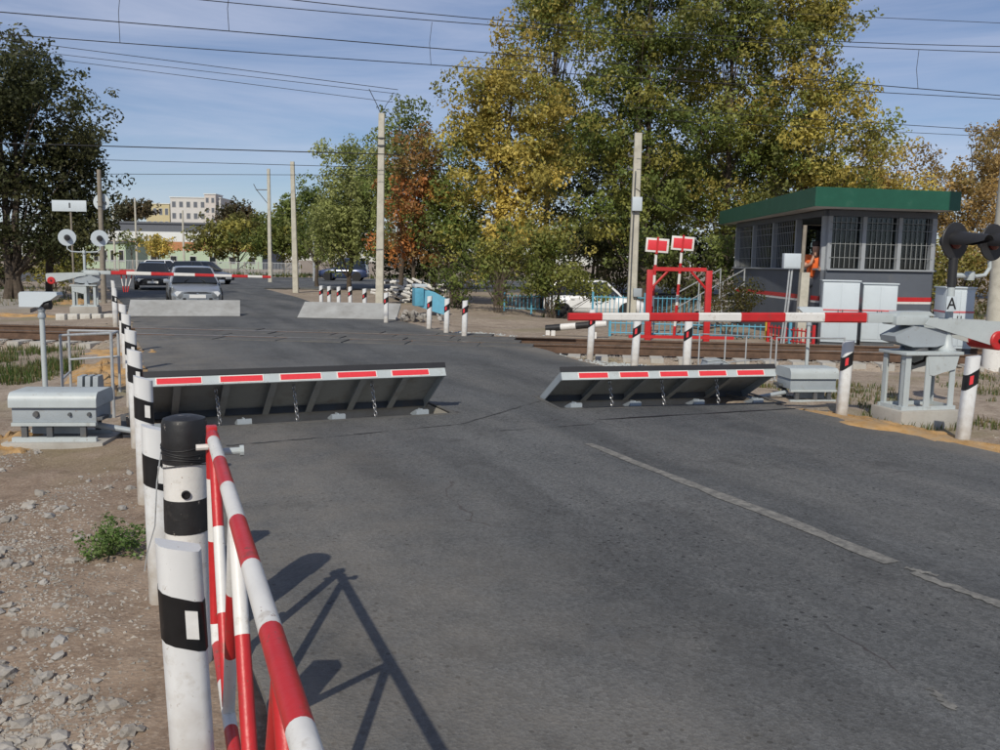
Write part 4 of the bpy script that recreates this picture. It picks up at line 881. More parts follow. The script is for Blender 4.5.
mb = MB(); mb.box((0, .03, .05), (.06, .05, .015)); mb.box((0, .03, -.05), (.06, .05, .015)); mb.build('clamp', M_galv, root)
# boards beyond: rectangular board on a post and a round sign on the pole, both seen from behind
bp_ = W(73, 262, 29.5); root = thing('signboard', 'pale rectangular signboard on a thin post, seen from behind', 'sign', (bp_.x, bp_.y, -.1), -.02)
zz = W(73, 206, 29.5).z + .1
mb = MB(); mb.tube((0, 0, 0), (0, 0, zz + .1), .03, n=10); mb.build('post', M_dpole, root)
mb = MB(); mb.box((-.02, -.05, zz), (1.15, .02, .36), bev=.006); mb.build('board', M_cab, root)
mb = MB(); mb.box((0, .0, zz), (.5, .03, .04)); mb.box((0, -.066, zz + .02), (.05, .012, .16)); mb.build('bracket', M_dgrey, root)

# ------------------------------------------------------------------ poles
def pole(px, d, top, r0, r1, label, m, square=False, base_z=None, extras=None, lean=0):
    b = Vector((X(px, d), d, 0)); zt_ = W(px, top, d).z; root = thing('utility_pole', label, 'pole', (b.x, b.y, hz(b.x, b.y) - .0)); root.rotation_euler = (0, lean, 0)
    mb = MB()
    if square:
        mb.loft([[Vector((sx * r, sy * r * .8, z)) for sx, sy in ((-1, -.8), (-.8, -1), (.8, -1), (1, -.8), (1, .8), (.8, 1), (-.8, 1), (-1, .8))] for r, z in ((r0, -.3), (r1, zt_))])
    else: mb.lathe([(r0, -.3), (r0 * .6 + r1 * .4, zt_ * .5), (r1, zt_)], n=20)
    mb.build('shaft', m, root); 
    if extras: extras(root, zt_)
    return root
def cross_ins(root, zt_):
    mb = MB(); mb.box((0, -.1, zt_ - .25), (1.0, .06, .06)); mb.build('crossarm', M_dgrey, root)
    for x in (-.42, 0, .42):
        mb = MB(); mb.lathe([(.02, 0), (.04, .05), (.03, .08), (.045, .11), (.02, .16)], c=(x, -.1, zt_ - .22), n=10); mb.build('insulator', M_white, root)
def ties(root, zt_):
    mb = MB(); mb.lathe([(.17, zt_ - 1.25), (.17, zt_ - 1.2)], n=14); mb.lathe([(.17, zt_ - .95), (.17, zt_ - .92)], n=14); mb.build('band', M_dgrey, root)
    mb = MB(); mb.path([(0, 0, zt_ - .1), (-.2, -.1, zt_ + .35), (-.5, 0, zt_ + .9)], .015, 6); mb.path([(0, 0, zt_ - .1), (.15, 0, zt_ + .3), (.35, -.1, zt_ + .55)], .012, 6); mb.build('wire_ends', M_wire, root)
pole(379.5, 35, 110, .155, .115, 'tall pale square concrete pole in front of the orange tree', M_pole, True, extras=ties, lean=.012)
pole(295.5, 47, 160, .15, .10, 'pale concrete pole left of the willow', M_pole, True, extras=lambda r, z: None, lean=-.015)
pole(270, 65, 168, .14, .10, 'thin distant concrete pole with side bracket above the round hedge trees', M_pole, True, extras=lambda r, z: (lambda mb: (mb.box((-.5, 0, z - 1.5), (.9, .06, .06)), mb.path([(-.9, 0, z - 1.5), (-1.1, 0, z - 1.1)], .03, 6), mb.path([(0, 0, z - 2.6), (-.9, 0, z - 1.5)], .03, 6), mb.build('bracket', M_dgrey, r)))(MB()))
def pole633(root, zt_):
    mb = MB(); mb.box((.02, -.17, W(634, 203, 27.6).z + .05), (.30, .14, .42), bev=.01); mb.build('meter_box', M_cab, root)
    mb = MB(); mb.box((.14, -.17, W(634, 291, 27.6).z + .05), (.26, .14, .26), bev=.01); mb.build('switch_box', M_grey, root)
    mb = MB(); mb.path([(-.08, -.16, .3), (-.08, -.17, 2), (-.06, -.16, 4.6)], .02, 6); mb.build('cable', M_dgrey, root)
    for z in (zt_ - .25, zt_ - .7, zt_ - 1.1):
        mb = MB(); mb.box((-.12, -.05, z), (.32, .05, .05)); mb.lathe([(.02, 0), (.045, .05), (.02, .12)], c=(-.27, -.05, z), n=10); mb.build('insulator_arm', M_dgrey, root)
pole(633, 27.6, 130, .145, .11, 'grey-beige concrete pole with meter box behind the red frame', M_pole, True, extras=pole633, lean=.004)
def pole103(root, zt_):
    mb = MB(); q = Vector((0, 1, 0)).to_track_quat('Z', 'Y'); mb.lathe([(.001, 0), (.29, 0), (.30, .01), (.29, .02), (.001, .02)], c=(-.03, .16, W(100, 203, 32.5).z + .1), n=28, q=q); mb.build('round_sign', M_cab, root)
    mb = MB(); mb.box((0, .11, W(100, 203, 32.5).z + .1), (.3, .1, .05)); mb.build('bracket', M_dgrey, root)
pole(102.5, 32.5, 168, .10, .075, 'brown weathered pole with a round sign beside the big dark tree', M_dpole, False, extras=pole103)
def right_pole(root, zt_):
    mb = MB(); mb.lathe([(.217, .38), (.217, .52)], n=24); mb.build('red_band', M_red, root)
    mb = MB(); mb.lathe([(.219, -.2), (.217, .378)], n=24); mb.build('white_base', M_wpaint, root)
    mb = MB(); mb.lathe([(.212, .80), (.212, .86)], n=24); mb.lathe([(.212, .68), (.212, .72)], n=24); mb.build('clamp_band', M_dgrey, root)
pole(1003, 17.0, -120, .215, .15, 'thick round concrete catenary mast with red and white painted foot at right edge', M_pole, False, extras=right_pole)
# leaning grey stake at the booth
ws = X(804, 20.4); root = thing('timber_post', 'pale square timber post with a grey switch box in front of the booth', 'post', (ws, 20.4, -.06))
zt_ = W(806, 225, 20.4).z
mb = MB(); mb.loft([[Vector((sx * .10, sy * .09, -.2)) for sx, sy in ((-1, -1), (1, -1), (1, 1), (-1, 1))], [Vector((sx * .095 + .03, sy * .085, 1.62)) for sx, sy in ((-1, -1), (1, -1), (1, 1), (-1, 1))]]); mb.build('footing', M_pole, root)
mb = MB(); mb.tube((-.02, .12, .3), (.02, .12, zt_ + .06), .05, .045, 10); mb.build('post', M_dpole, root)
zb_ = W(791, 261, 20.3).z + .06
mb = MB(); mb.box((-.33, -.12, zb_), (.38, .18, .34), bev=.01); bx_ = mb.build('switch_box', M_cab, root)
mb = MB(); mb.box((-.33, -.215, zb_), (.33, .008, .29), bev=.003); mb.build('door', M_cab, bx_)
mb = MB(); mb.box((-.13, -.03, zb_), (.12, .04, .04)); mb.path([(-.30, -.12, zb_ - .17), (-.33, -.12, zb_ - .8), (-.40, -.1, -.1)], .025, 8); mb.path([(-.36, -.12, zb_ - .17), (-.39, -.12, zb_ - .8), (-.46, -.1, -.1)], .02, 8); mb.build('conduit', M_galv, root)

# ------------------------------------------------------------------ crossing keeper's booth
Cn = Vector((X(824.6, 21), 21, 0)); Lf = Vector((X(737, 28.2), 28.2, 0)); Rt = Vector((X(931, 21.5), 21.5, 0)); Bk = Lf + Rt - Cn
booth = thing('crossing_booth', 'dark grey crossing keeper booth with barred windows and green flat roof', 'booth', (Cn.x, Cn.y, -.06))
def Lc(p, z=0): return Vector((p.x - Cn.x, p.y - Cn.y, z + .06))
ZS, ZH = 1.62, 3.02
def booth_wall(p, q, nb, open_bay=None):
    d = (q - p).normalized(); L_ = (q - p).length; n = Vector((d.y, -d.x, 0)); rz = math.atan2(d.y, d.x); ce = (Cn + Bk) / 2
    if (p - ce).dot(n) < 0: n = -n
    mid = (p + q) / 2
    def slab(nm, m, s0, s1, z0, z1, off, th, par=booth):
        mb = MB(); c = p + d * ((s0 + s1) / 2) + n * off; mb.box(Lc(c, (z0 + z1) / 2), (s1 - s0, th, z1 - z0), rz=rz); return mb.build(nm, m, par, smooth=False)
    slab('wall', M_booth, 0, L_, -.2, .84, .012, .16); slab('wall', M_booth, 0, L_, 1.0, ZS, 0, .16)
    slab('white_stripe', M_wpaint, 0, L_, .84, .895, .006, .16); slab('red_stripe', M_red, 0, L_, .895, 1.0, .01, .16)
    slab('sill', M_frame, 0, L_, ZS, ZS + .04, .03, .24); slab('head', M_booth, 0, L_, ZH - .14, ZH, 0, .16)
    bw = L_ / nb
    for k in range(nb + 1):
        x = min(max(k * bw, .05), L_ - .05); slab('mullion', M_frame, x - .05, x + .05, ZS + .04, ZH - .14, .02, .14)
    for k in range(nb):
        s0, s1 = k * bw + .05, (k + 1) * bw - .05
        if k == open_bay: s0 = s0; s1 = s1; 
        if k != open_bay: slab('pane', M_glass, s0, s1, ZS + .04, ZH - .14, -.03, .006)
        mb = MB(); 
        for j in range(1, int((s1 - s0) / .13) + 1):
            x = s0 + j * .13
            if x > s1 - .03 or k == open_bay: continue
            c = p + d * x + n * .10; mb.tube(Lc(c, ZS + .06), Lc(c, ZH - .16), .008, n=5)
        if k != open_bay:
            for zf in (.3, .62, .95, 1.12):
                mb.tube(Lc(p + d * s0 + n * .10, ZS + zf), Lc(p + d * s1 + n * .10, ZS + zf), .008, n=5)
            mb.build('grille', M_bars, booth, smooth=False)
booth_wall(Lf, Cn, 4, 3); booth_wall(Cn, Rt, 3); booth_wall(Rt, Bk, 4); booth_wall(Bk, Lf, 3)
mb = MB(); mb.prism([tuple(Lc(q)[:2]) for q in (Cn, Rt, Bk, Lf)], .62, .70); mb.build('floor', M_conc, booth, smooth=False)
zr = W(812, 187, 19.9).z; RA, RB, RC = Vector((X(812, 19.9), 19.9, 0)), Vector((X(718, 29.2), 29.2, 0)), Vector((X(955, 20.6), 20.6, 0)); RE = RB + RC - RA
mb = MB(); mb.prism([tuple(Lc(q)[:2]) for q in (RA, RC, RE, RB)], ZH + .02 + .06, ZH + .14); mb.build('soffit', M_soffit, booth, smooth=False)
mb = MB()
for a_, b_ in ((RA, RC), (RC, RE), (RE, RB), (RB, RA)):
    d = (b_ - a_).normalized(); c = (a_ + b_) / 2; mb.box(Lc(c, (ZH + zr) / 2 + .01), ((b_ - a_).length + .03, .03, zr - ZH), rz=math.atan2(d.y, d.x))
rf = mb.build('roof_fascia', M_green, booth, smooth=False)
mb = MB(); mb.prism([tuple(Lc(q)[:2]) for q in (RA, RC, RE, RB)], zr - .05, zr - .02); mb.build('roof_deck', M_green, rf, smooth=False)
for t in np.linspace(.08, .95, 6):
    a_ = RA.lerp(RC, t); b_ = RB.lerp(RE, t); mb = MB(); d = b_ - a_; mb.box(Lc((a_ + b_) / 2, zr - .01), (.04, d.length, .05), rz=math.atan2(d.y, d.x) - math.pi / 2); mb.build('roof_seam', M_green, rf, smooth=False)
# steps with handrail at the left end
st0 = Vector((X(690, 25.5), 25.5, 0)); st1 = Vector((X(733, 26.6), 26.6, 0)); root = thing('stair', 'grey steel stair with handrails at the left end of the booth', 'stair', (st0.x, st0.y, -.06)); dv = st1 - st0
for k in range(5):
    p = dv * ((k + .5) / 5); mb = MB(); mb.box((p.x, p.y, .14 + .14 * k), (.30, .9, .035), rz=math.atan2(dv.y, dv.x)); mb.build('step', M_conc, root, smooth=False)
pn = Vector((-dv.y, dv.x, 0)).normalized()
for s_ in (-.45, .45):
    mb = MB(); mb.tube(pn * s_ + Vector((0, 0, .05)), dv + pn * s_ + Vector((0, 0, .72)), .03, n=8); mb.build('stringer', M_dgrey, root)
    for t in (0, .5, 1): mb = MB(); mb.tube(dv * t + pn * s_ + Vector((0, 0, .0 + .7 * t)), dv * t + pn * s_ + Vector((0, 0, .95 + .72 * t)), .022, n=8); mb.build('baluster', M_galv, root)
    for h in (.5, .93): mb = MB(); mb.tube(pn * s_ + Vector((0, 0, h)), dv + pn * s_ + Vector((0, 0, h + .72)), .02, n=8); mb.build('handrail', M_galv, root)

# person leaning out of the open bay
def skin_body(name, verts, edges, radii, m, parent, sub=2):
    me = bpy.data.meshes.new(name); me.from_pydata(verts, edges, []); o = bpy.data.objects.new(name, me); col.objects.link(o)
    md = o.modifiers.new('skin', 'SKIN'); md.use_smooth_shade = True
    for i, r in enumerate(radii): me.skin_vertices[0].data[i].radius = r if isinstance(r, tuple) else (r, r)
    me.skin_vertices[0].data[0].use_root = True
    s2 = o.modifiers.new('sub', 'SUBSURF'); s2.levels = sub; s2.render_levels = sub
    dg = bpy.context.evaluated_depsgraph_get(); nm = bpy.data.meshes.new_from_object(o.evaluated_get(dg)); bpy.data.objects.remove(o)
    nm.materials.clear(); nm.materials.append(m); nm.name = name; nm.shade_smooth(); q = bpy.data.objects.new(name, nm); col.objects.link(q); q.parent = parent; return q
wdir = (Cn - Lf).normalized(); onrm = Vector((wdir.y, -wdir.x, 0)); 
if onrm.x > 0: onrm = -onrm
wp_ = min((Lf + wdir * ((Cn - Lf).length * t) for t in np.linspace(.6, 1, 80)), key=lambda q: abs(q.x / q.y - X(812.5, 20) / 20))
pp = wp_ + onrm * .10 + Vector((.07, -.20, 0)); per = thing('person', 'person in a bright orange vest leaning out of the booth window', 'person', (pp.x, pp.y, .50), math.atan2(-.97, -.24))
# local +x = facing direction
vb = [(0, 0, .92), (.02, 0, 1.08), (.10, 0, 1.25), (.17, 0, 1.40), (.22, 0, 1.48), (.27, 0, 1.56), (.29, 0, 1.64), (.29, 0, 1.72),   # pelvis..neck..head
      (.17, .17, 1.39), (.28, .23, 1.18), (.44, .14, 1.12), (.52, .08, 1.14), (.17, -.17, 1.39), (.28, -.23, 1.18), (.44, -.12, 1.26), (.42, -.05, 1.47),
      (-.01, .10, .86), (.02, .11, .48), (-.03, .11, .08), (.10, .12, .03), (-.01, -.10, .86), (.02, -.11, .48), (-.03, -.11, .08), (.10, -.12, .03)]
eb = [(0, 1), (1, 2), (2, 3), (3, 4), (4, 5), (5, 6), (6, 7), (3, 8), (8, 9), (9, 10), (10, 11), (3, 12), (12, 13), (13, 14), (14, 15), (0, 16), (16, 17), (17, 18), (18, 19), (0, 20), (20, 21), (21, 22), (22, 23)]
rb = [.14, .14, .15, .14, .065, .075, .10, .075, .075, .05, .038, .03, .075, .05, .038, .03, .095, .065, .045, .04, .095, .065, .045, .04]
skin_body('body', vb, eb, rb, M_skin, per)
skin_body('vest', [vb[0], vb[1], vb[2], (.17, 0, 1.38), (.17, .17, 1.39), (.25, .22, 1.25), (.17, -.17, 1.39), (.25, -.22, 1.25)], [(0, 1), (1, 2), (2, 3), (3, 4), (4, 5), (3, 6), (6, 7)], [.18, .185, .20, .185, .125, .10, .125, .10], M_orange, per)
skin_body('trousers', [vb[0], vb[16], vb[17], (-.03, .11, .12), vb[20], vb[21], (-.03, -.11, .12)], [(0, 1), (1, 2), (2, 3), (0, 4), (4, 5), (5, 6)], [.155, .115, .085, .07, .115, .085, .07], M_trouser, per)
mb = MB(); mb.lathe([(.098, -.02), (.108, .03), (.095, .075), (.055, .105), (.001, .112)], c=(.275, 0, 1.70), n=16); mb.build('hair', M_hair, per)
for (hx, hy, hzv, sg) in ((.53, .08, 1.14, 1), (.42, -.04, 1.49, -1)):
    mb = MB(); mb.box((hx, hy, hzv), (.07, .03, .08), bev=.01)
    for k in range(4): mb.path([(hx + .02, hy - .015 + .001 * k, hzv - .025 + .018 * k), (hx + .065, hy - .01, hzv - .025 + .019 * k), (hx + .085, hy - .03 * sg, hzv - .022 + .018 * k)], [.010, .009, .007], 6)
    mb.path([(hx - .01, hy, hzv + .03), (hx + .02, hy - .03 * sg, hzv + .06)], [.011, .008], 6); mb.build('hand', M_skin, per)

# ------------------------------------------------------------------ relay cabinets
def cabinet(p0, p1, dpx, top, d, label, depth=.55, stripe=True, rz=.12):
    x0, x1 = X(p0, d), X(p1, d); w = (x1 - x0) / 1.0; zt_ = W(p0, top, d).z; root = thing('relay_cabinet', label, 'cabinet', ((x0 + x1) / 2, d, hz(x0, d)), rz, 'pale relay cabinets by the booth'); H_ = zt_ - hz(x0, d)
    wb = w * .8 if depth > .3 else w
    mb = MB(); mb.box((0, .2, .08), (wb, depth * .9, .3)); mb.build('plinth', M_dgrey, root)
    mb = MB(); mb.box((0, .2, .22 + (H_ - .22) / 2), (wb, depth, H_ - .22), bev=.012); mb.build('case', M_cab, root)
    mb = MB(); mb.box((0, .2, H_ + .012), (wb + .05, depth + .06, .03), bev=.006); mb.build('lid', M_cab, root)
    for s_ in (-1, 1):
        mb = MB(); mb.box((s_ * wb * .245, .2 - depth / 2 - .006, .24 + (H_ - .26) / 2), (wb * .47, .012, H_ - .34), bev=.004); dr = mb.build('door', M_cab, root)
        mb = MB(); mb.box((s_ * wb * .06, .2 - depth / 2 - .018, .24 + H_ * .42), (.02, .02, .10)); mb.build('handle', M_dgrey, dr)
    if stripe:
        mb = MB(); mb.box((0, .2, W(850, 310, d).z - hz(x0, d)), (wb + .006, depth + .04, .035)); mb.build('red_stripe', mat('faded_red', (.52, .12, .13), .6), root)
    return root
cabinet(821, 864, 0, 281, 18.2 + 2.0 - .3, 'tall pale double-door relay cabinet, left of the pair before the booth', .7, rz=-.25)
cabinet(862, 902, 0, 284, 20.0, 'slightly lower pale relay cabinet, right of the pair before the booth', .6, rz=-.25)
cabinet(944, 979, 0, 288, 18.6, 'pale relay cabinet between the signal mast and the catenary mast', .6, rz=-.1)

# ------------------------------------------------------------------ red loading-gauge frame, striped track signs, fences
fx0, fx1 = X(651, 20.8), X(708.5, 21.0); root = thing('red_frame', 'red painted portal frame with corner braces beside the track', 'frame', (fx0, 20.9, -.08)); w = fx1 - fx0; H_ = W(680, 268, 20.9).z + .08
for x in (0, w): mb = MB(); mb.box((x, 0, H_ / 2 - .1), (.14, .12, H_ + .1), bev=.005); mb.build('post', M_red, root)
mb = MB(); mb.box((w / 2, 0, H_ - .03), (w - .14, .09, .09)); mb.build('top_beam', M_red, root)
mb = MB(); mb.box((w / 2 + .1, -.02, .06), (w + 1.1, .09, .07)); mb.build('bottom_beam', M_red, root)
for x, s_ in ((.05, 1), (w - .05, -1)): mb = MB(); mb.tube((x, 0, H_ - .48), (x + s_ * .38, 0, H_ - .07), .03, n=6); mb.build('brace', M_red, root)
def track_sign(pt, pb, d, label):
    b = W(pb[0], pb[1], d); t = W(pt[0], pt[1], d); root = thing('track_sign', label, 'sign', (b.x, b.y, -.08)); v = Vector((t.x - b.x, 0, t.z + .08))
    mb = MB(); mb.path([v * (k / 9) for k in range(10)], .035, 10, stripes=[0, 1]); mb.build('striped_pole', [M_red, M_wpaint], root)
    pl = bpy.data.objects.new('plate', None); c = v * .985
    mb = MB(); mb.box((0, 0, 0), (.56, .02, .34), bev=.006); o = mb.build('plate', M_wpaint, root); o.location = (c.x, -.05, c.z); o.rotation_euler = (0, .06, 0)
    mb = MB(); mb.box((0, -.013, 0), (.46, .008, .24), bev=.003); mb.build('red_panel', M_redref, o)
    mb = MB(); mb.box((0, -.02, .0), (.05, .012, .40)); mb.build('strap', M_red, o)
    return root
track_sign((657, 244), (650, 333), 21.6, 'left of two red signs with white border on striped poles')
track_sign((682.5, 242), (674, 333), 21.8, 'right of two red signs with white border on striped poles')
def picket_fence(p0, p1, h, n, m, label, post_m=None, lower=0.06, r=.014):
    p0 = Vector(p0); p1 = Vector(p1); root = thing('low_fence', label, 'fence', (p0.x, p0.y, hz(p0.x, p0.y))); v = p1 - p0; v.z = 0; np_ = max(2, int(v.length / 1.5))
    for k in range(np_ + 1): mb = MB(); q = v * (k / np_); mb.box((q.x, q.y, h / 2), (.06, .06, h + .2)); mb.build('fence_post', post_m[k % len(post_m)] if post_m else m, root, smooth=False)
    for z in (lower + .04, h - .06): mb = MB(); mb.tube((0, 0, z), v + Vector((0, 0, z)), .018, n=6); mb.build('fence_rail', m, root)
    for k in range(np_):
        mb = MB(); q0, q1 = v * (k / np_), v * ((k + 1) / np_); c = max(3, int((q1 - q0).length / .13))
        for j in range(1, c): q = q0.lerp(q1, j / c); mb.tube((q.x, q.y, lower), (q.x, q.y, h), r, n=5)
        mb.build('picket_panel', m, root)
    return root
picket_fence((X(505, 32.6), 32.6, 0), (X(560, 32.2), 32.2, 0), .62, 0, M_blue, 'short blue picket fence by the bushes left of the white car')
picket_fence((X(594, 28.2), 28.2, 0), (X(700, 27.6), 27.6, 0), .80, 0, M_blue, 'blue picket fence in front of the parked white car')
picket_fence((X(612, 22.2), 22.2, 0), (X(770, 21.6), 21.6, 0), .40, 0, M_blue, 'low multicoloured picket fence behind the red frame', [M_blue, M_gpaint, M_yellow, M_blue, M_red])
picket_fence((X(772, 21.2), 21.2, 0), (X(818, 19.6), 19.6, 0), .42, 0, M_red, 'low red picket fence in front of the booth', [M_red, M_blue])
# black and white tube lying by the rails with its little stand
a_ = G(546, 326, .12); b_ = G(607, 321, .30); root = thing('striped_tube', 'black and white striped tube lying on short stands beside the rails', 'tube', (a_.x, a_.y, -.1)); v = b_ - a_
mb = MB(); mb.path([Vector((0, 0, .16)) + v * (k / 4) for k in range(5)], .085, 12, stripes=[0, 1]); mb.build('tube', [M_black, M_wpaint], root)
for t in (.03, .12, .8): mb = MB(); mb.box((v.x * t, v.y * t - .02, .02), (.10, .12, .2)); mb.build('stand', M_wpaint, root)
# heap of dismantled striped posts, blue folded panel, grey block pile
hpb = G(408, 301); root = thing('post_heap', 'heap of old black and white striped posts on the dirt', 'heap', (hpb.x, hpb.y, -.06)); r = random.Random(4)
for k in range(40):
    a = r.gauss(.35, .5); c = Vector((r.gauss(-.1, .6), r.gauss(0, .3), .08 + .8 * r.random() * (1 - .3 * r.random()))); h = Vector((math.cos(a), math.sin(a) * .6, r.uniform(-.5, .15))) * .5
    mb = MB(); mb.path([c - h + h * 2 * (i / 5) for i in range(6)], .055, 6, stripes=[1, 1, 0, 1, 1]); mb.build('old_post', [M_black, M_wpaint], root)
mb = MB(); mb.box((.75, .1, .62), (.5, .4, .16), rz=.2, bev=.02); mb.build('white_block', M_kerbs, root)
bpn = G(434, 312); root = thing('blue_panel', 'bright blue folded sheet panel leaning beside the bollards', 'panel', (bpn.x, bpn.y, -.06))
mb = MB(); mb.extrude([(-.55, .25), (-.45, .85), (.0, .72), (.42, .50), (.40, -.05), (.05, .05)], (0, 0, 0), (1, .1, 0), (0, .15, 1), (0, .03, 0)); mb.build('sheet', M_blue, root, smooth=False)
mb = MB(); mb.box((-.55, .15, .55), (.3, .5, .6), rz=.3, bev=.02); mb.build('box', M_blue, root); mb = MB(); mb.box((-.5, .15, .93), (.42, .5, .1), rz=.3, bev=.01); mb.build('lid', M_cab, root)
blk = G(417, 320); root = thing('block_pile', 'low pile of grey-white rubble blocks beside the far right plate', 'rubble', (blk.x, blk.y, -.06))
for k in range(38):
    o = bpy.data.objects.new('rubble_block', rocks[k % 9]); col.objects.link(o); o.parent = root; s_ = r.uniform(.06, .13); o.location = (r.gauss(0, .33), r.gauss(0, .25), .04 + .22 * r.random()); o.scale = (s_,) * 3; o.rotation_euler = (r.uniform(0, 3), r.uniform(0, 3), r.uniform(0, 3))
# pale kerb stones beside the rails on the left
for k in range(5):
    c = G(62 + k * 12, 315.5); mb = MB(); mb.box((0, 0, .05), (.27, .2, .2), bev=.015); o = mb.build('kerb_block', M_kerbs); o.location = (c.x, c.y, -.1); o.rotation_euler = (0, 0, .1 * (k % 3) - .1)
    tag(o, ('first', 'second', 'third', 'fourth', 'fifth')[k] + ' from left of five white kerb blocks before the far barrier stand', 'block', 'white kerb blocks by the left rails')
# pale path on the left beyond the rails
pth = [G(-60, 309), G(30, 308), G(62, 297), G(66, 289), G(-60, 289)]; mb = MB(); mb.prism([(p.x, p.y) for p in pth], -.2, -.004 - .02); tag(mb.build('path', M_dust, smooth=False), kind='structure')

# ------------------------------------------------------------------ cars (local x = forward)
def car(label, loc, yaw, L_=4.4, Wd=1.72, H_=1.45, body=(.5, .5, .5), kind='sedan', metal=.4):
    root = thing('parked_car' if kind == 'suv' or 'parked' in label else 'car', label, 'car', loc, yaw, 'cars around the crossing'); bm_ = paint('car_paint_%d' % (hash(label) % 9999), body, metal=metal)
    hw = Wd / 2; bl = .88 * H_ / 1.45 if kind != 'suv' else .98
    hood = bl - .14 if kind != 'suv' else bl - .04
    h = L_ / 2
    # lower body stations: x, bottom, top, half width
    st = [(-h, .42, .66, hw * .80), (-h + .06, .30, .80 * bl / .88, hw * .90), (-h + .35, .24, bl - .02 if kind == 'sedan' else bl, hw * .97), (-h + .9, .22, bl, hw), (-.2, .20, bl, hw), (h - 1.35, .20, bl - .02, hw), (h - .95, .21, hood + .05, hw * .985), (h - .4, .23, hood - .04, hw * .95), (h - .12, .26, hood - .14, hw * .87), (h - .02, .32, hood - .24, hw * .76), (h, .40, .54, hw * .68)]
    rings = []
    for x, zb, zt, w in st:
        m = zb + (zt - zb) * .55
        rings.append([Vector((x, y, z)) for y, z in ((-w * .86, zb), (-w * .97, zb + .07), (-w, m), (-w * .965, zt - .06), (-w * .88, zt), (-w * .45, zt + .02), (w * .45, zt + .02), (w * .88, zt), (w * .965, zt - .06), (w, m), (w * .97, zb + .07), (w * .86, zb))])
    mb = MB(); mb.loft(rings); bo = mb.build('body', bm_, root, angle=50)
    if kind == 'sedan': gx = [(-h + .62, bl), (-h + 1.22, H_ - .03), (.15, H_), (h - 1.75, H_ - .04), (h - 1.12, bl)]
    elif kind == 'hatch': gx = [(-h + .10, bl), (-h + .55, H_ - .03), (.15, H_), (h - 1.70, H_ - .04), (h - 1.08, bl)]
    else: gx = [(-h + .06, bl), (-h + .20, H_ - .03), (.0, H_), (h - 1.75, H_ - .03), (h - 1.40, bl)]
    rr = []
    for x, z in gx:
        t = (z - bl) / (H_ - bl); w0 = hw * .90; w1 = hw * (.90 - .20 * max(t, .02)); rr.append([Vector((x, y, zz)) for y, zz in ((-w0, bl - .02), (-w1, max(z, bl) - .035 * t), (-w1 * .8, max(z, bl) + .004), (w1 * .8, max(z, bl) + .004), (w1, max(z, bl) - .035 * t), (w0, bl - .02))])
    mb = MB(); mb.loft(rr); mb.build('windows', M_cglass, root, angle=20)
    # roof and pillars
    mb = MB(); rr2 = []
    for (x, z) in gx[1:4]:
        w1 = hw * .715; rr2.append([Vector((x, y, z + dz)) for y, dz in ((-w1, -.05), (-w1 * .93, .006), (-w1 * .5, .022), (w1 * .5, .022), (w1 * .93, .006), (w1, -.05))])
    mb.loft(rr2); mb.build('roof', bm_, root, angle=50)
    for s_ in (-1, 1):
        for (xa, za), (xb, zb) in ((gx[0], gx[1]), (gx[3], gx[4]), ((-.12, bl), (-.15, H_))):
            ya = s_ * hw * .905; yb = s_ * hw * .715; mb = MB(); a = Vector((xa, ya, bl - .02 if za <= bl else za)); b = Vector((xb, yb, zb - .03)) 
            if zb <= bl: a = Vector((xa, yb, za - .03)); b = Vector((xb, ya, bl - .02))
            mb.tube(a, b, .035, .03, 6); mb.build('pillar', bm_, root)
        for xw in (h - .82, -h + .85):
            rw = .305 if kind != 'suv' else .36
            mb = MB(); q = Vector((0, s_, 0)).to_track_quat('Z', 'Y'); mb.lathe([(rw * .62, -.19), (rw * .95, -.19), (rw, -.16), (rw, -.03), (rw * .95, 0), (rw * .62, 0)], c=(xw, s_ * (hw + .012), rw), n=24, q=q); wl = mb.build('wheel', M_tyre, root)
            mb = MB(); mb.lathe([(rw * .62, -.10), (rw * .62, -.01), (rw * .56, -.02), (rw * .2, -.035), (.03, -.01), (.001, -.01)], c=(xw, s_ * (hw + .012), rw), n=20, q=q); mb.build('rim', M_chrome, wl)
            mb = MB(); mb.lathe([(rw + .05, -.03), (rw + .055, .004), (rw + .01, .004)], c=(xw, s_ * (hw - .012), rw + .01), n=24, q=q); mb.build('wheel_arch', M_plas, root)
        mb = MB(); mb.extrude([(.30, -.07), (.64, -.11), (.74, .02), (.66, .085), (.34, .05)], (h - .10, 0, hood - .20), (0, s_ * hw / .86, 0), (0, 0, 1), (.075, 0, 0)); mb.build('headlight', M_lamp, root)
        mb = MB(); mb.box((-h + .015, s_ * hw * .70, bl - .2), (.05, hw * .26, .15), bev=.01); mb.build('tail_light', M_redlens, root)
        mb = MB(); mb.box((h - 1.38, s_ * (hw + .06), bl + .03), (.12, .20, .12), bev=.03); mb.build('mirror', M_plas if kind == 'hatch' else bm_, root)
        for x0, x1 in ((-.14, .82), (-1.05, -.18)):
            mb = MB(); mb.box(((x0 + x1) / 2, s_ * (hw - .004), .62), (x1 - x0, .02, .40)); mb.build('door', bm_, root); mb = MB(); mb.box((x0 + .15, s_ * (hw + .008), .74), (.14, .02, .025)); mb.build('door_handle', M_plas, root)
    mb = MB(); mb.extrude([(-.44, .07), (-.30, -.04), (.30, -.04), (.44, .07), (.28, .095), (-.28, .095)], (h - .045, 0, hood - .245), (0, 1, 0), (0, 0, 1), (.055, 0, 0)); gr_ = mb.build('grille', M_plas, root)
    mb = MB(); mb.lathe([(.04, 0), (.04, .015), (.001, .02)], c=(h + .0, 0, hood - .215), n=12, q=Vector((1, 0, 0)).to_track_quat('Z', 'Y')); mb.build('badge', M_chrome, gr_)
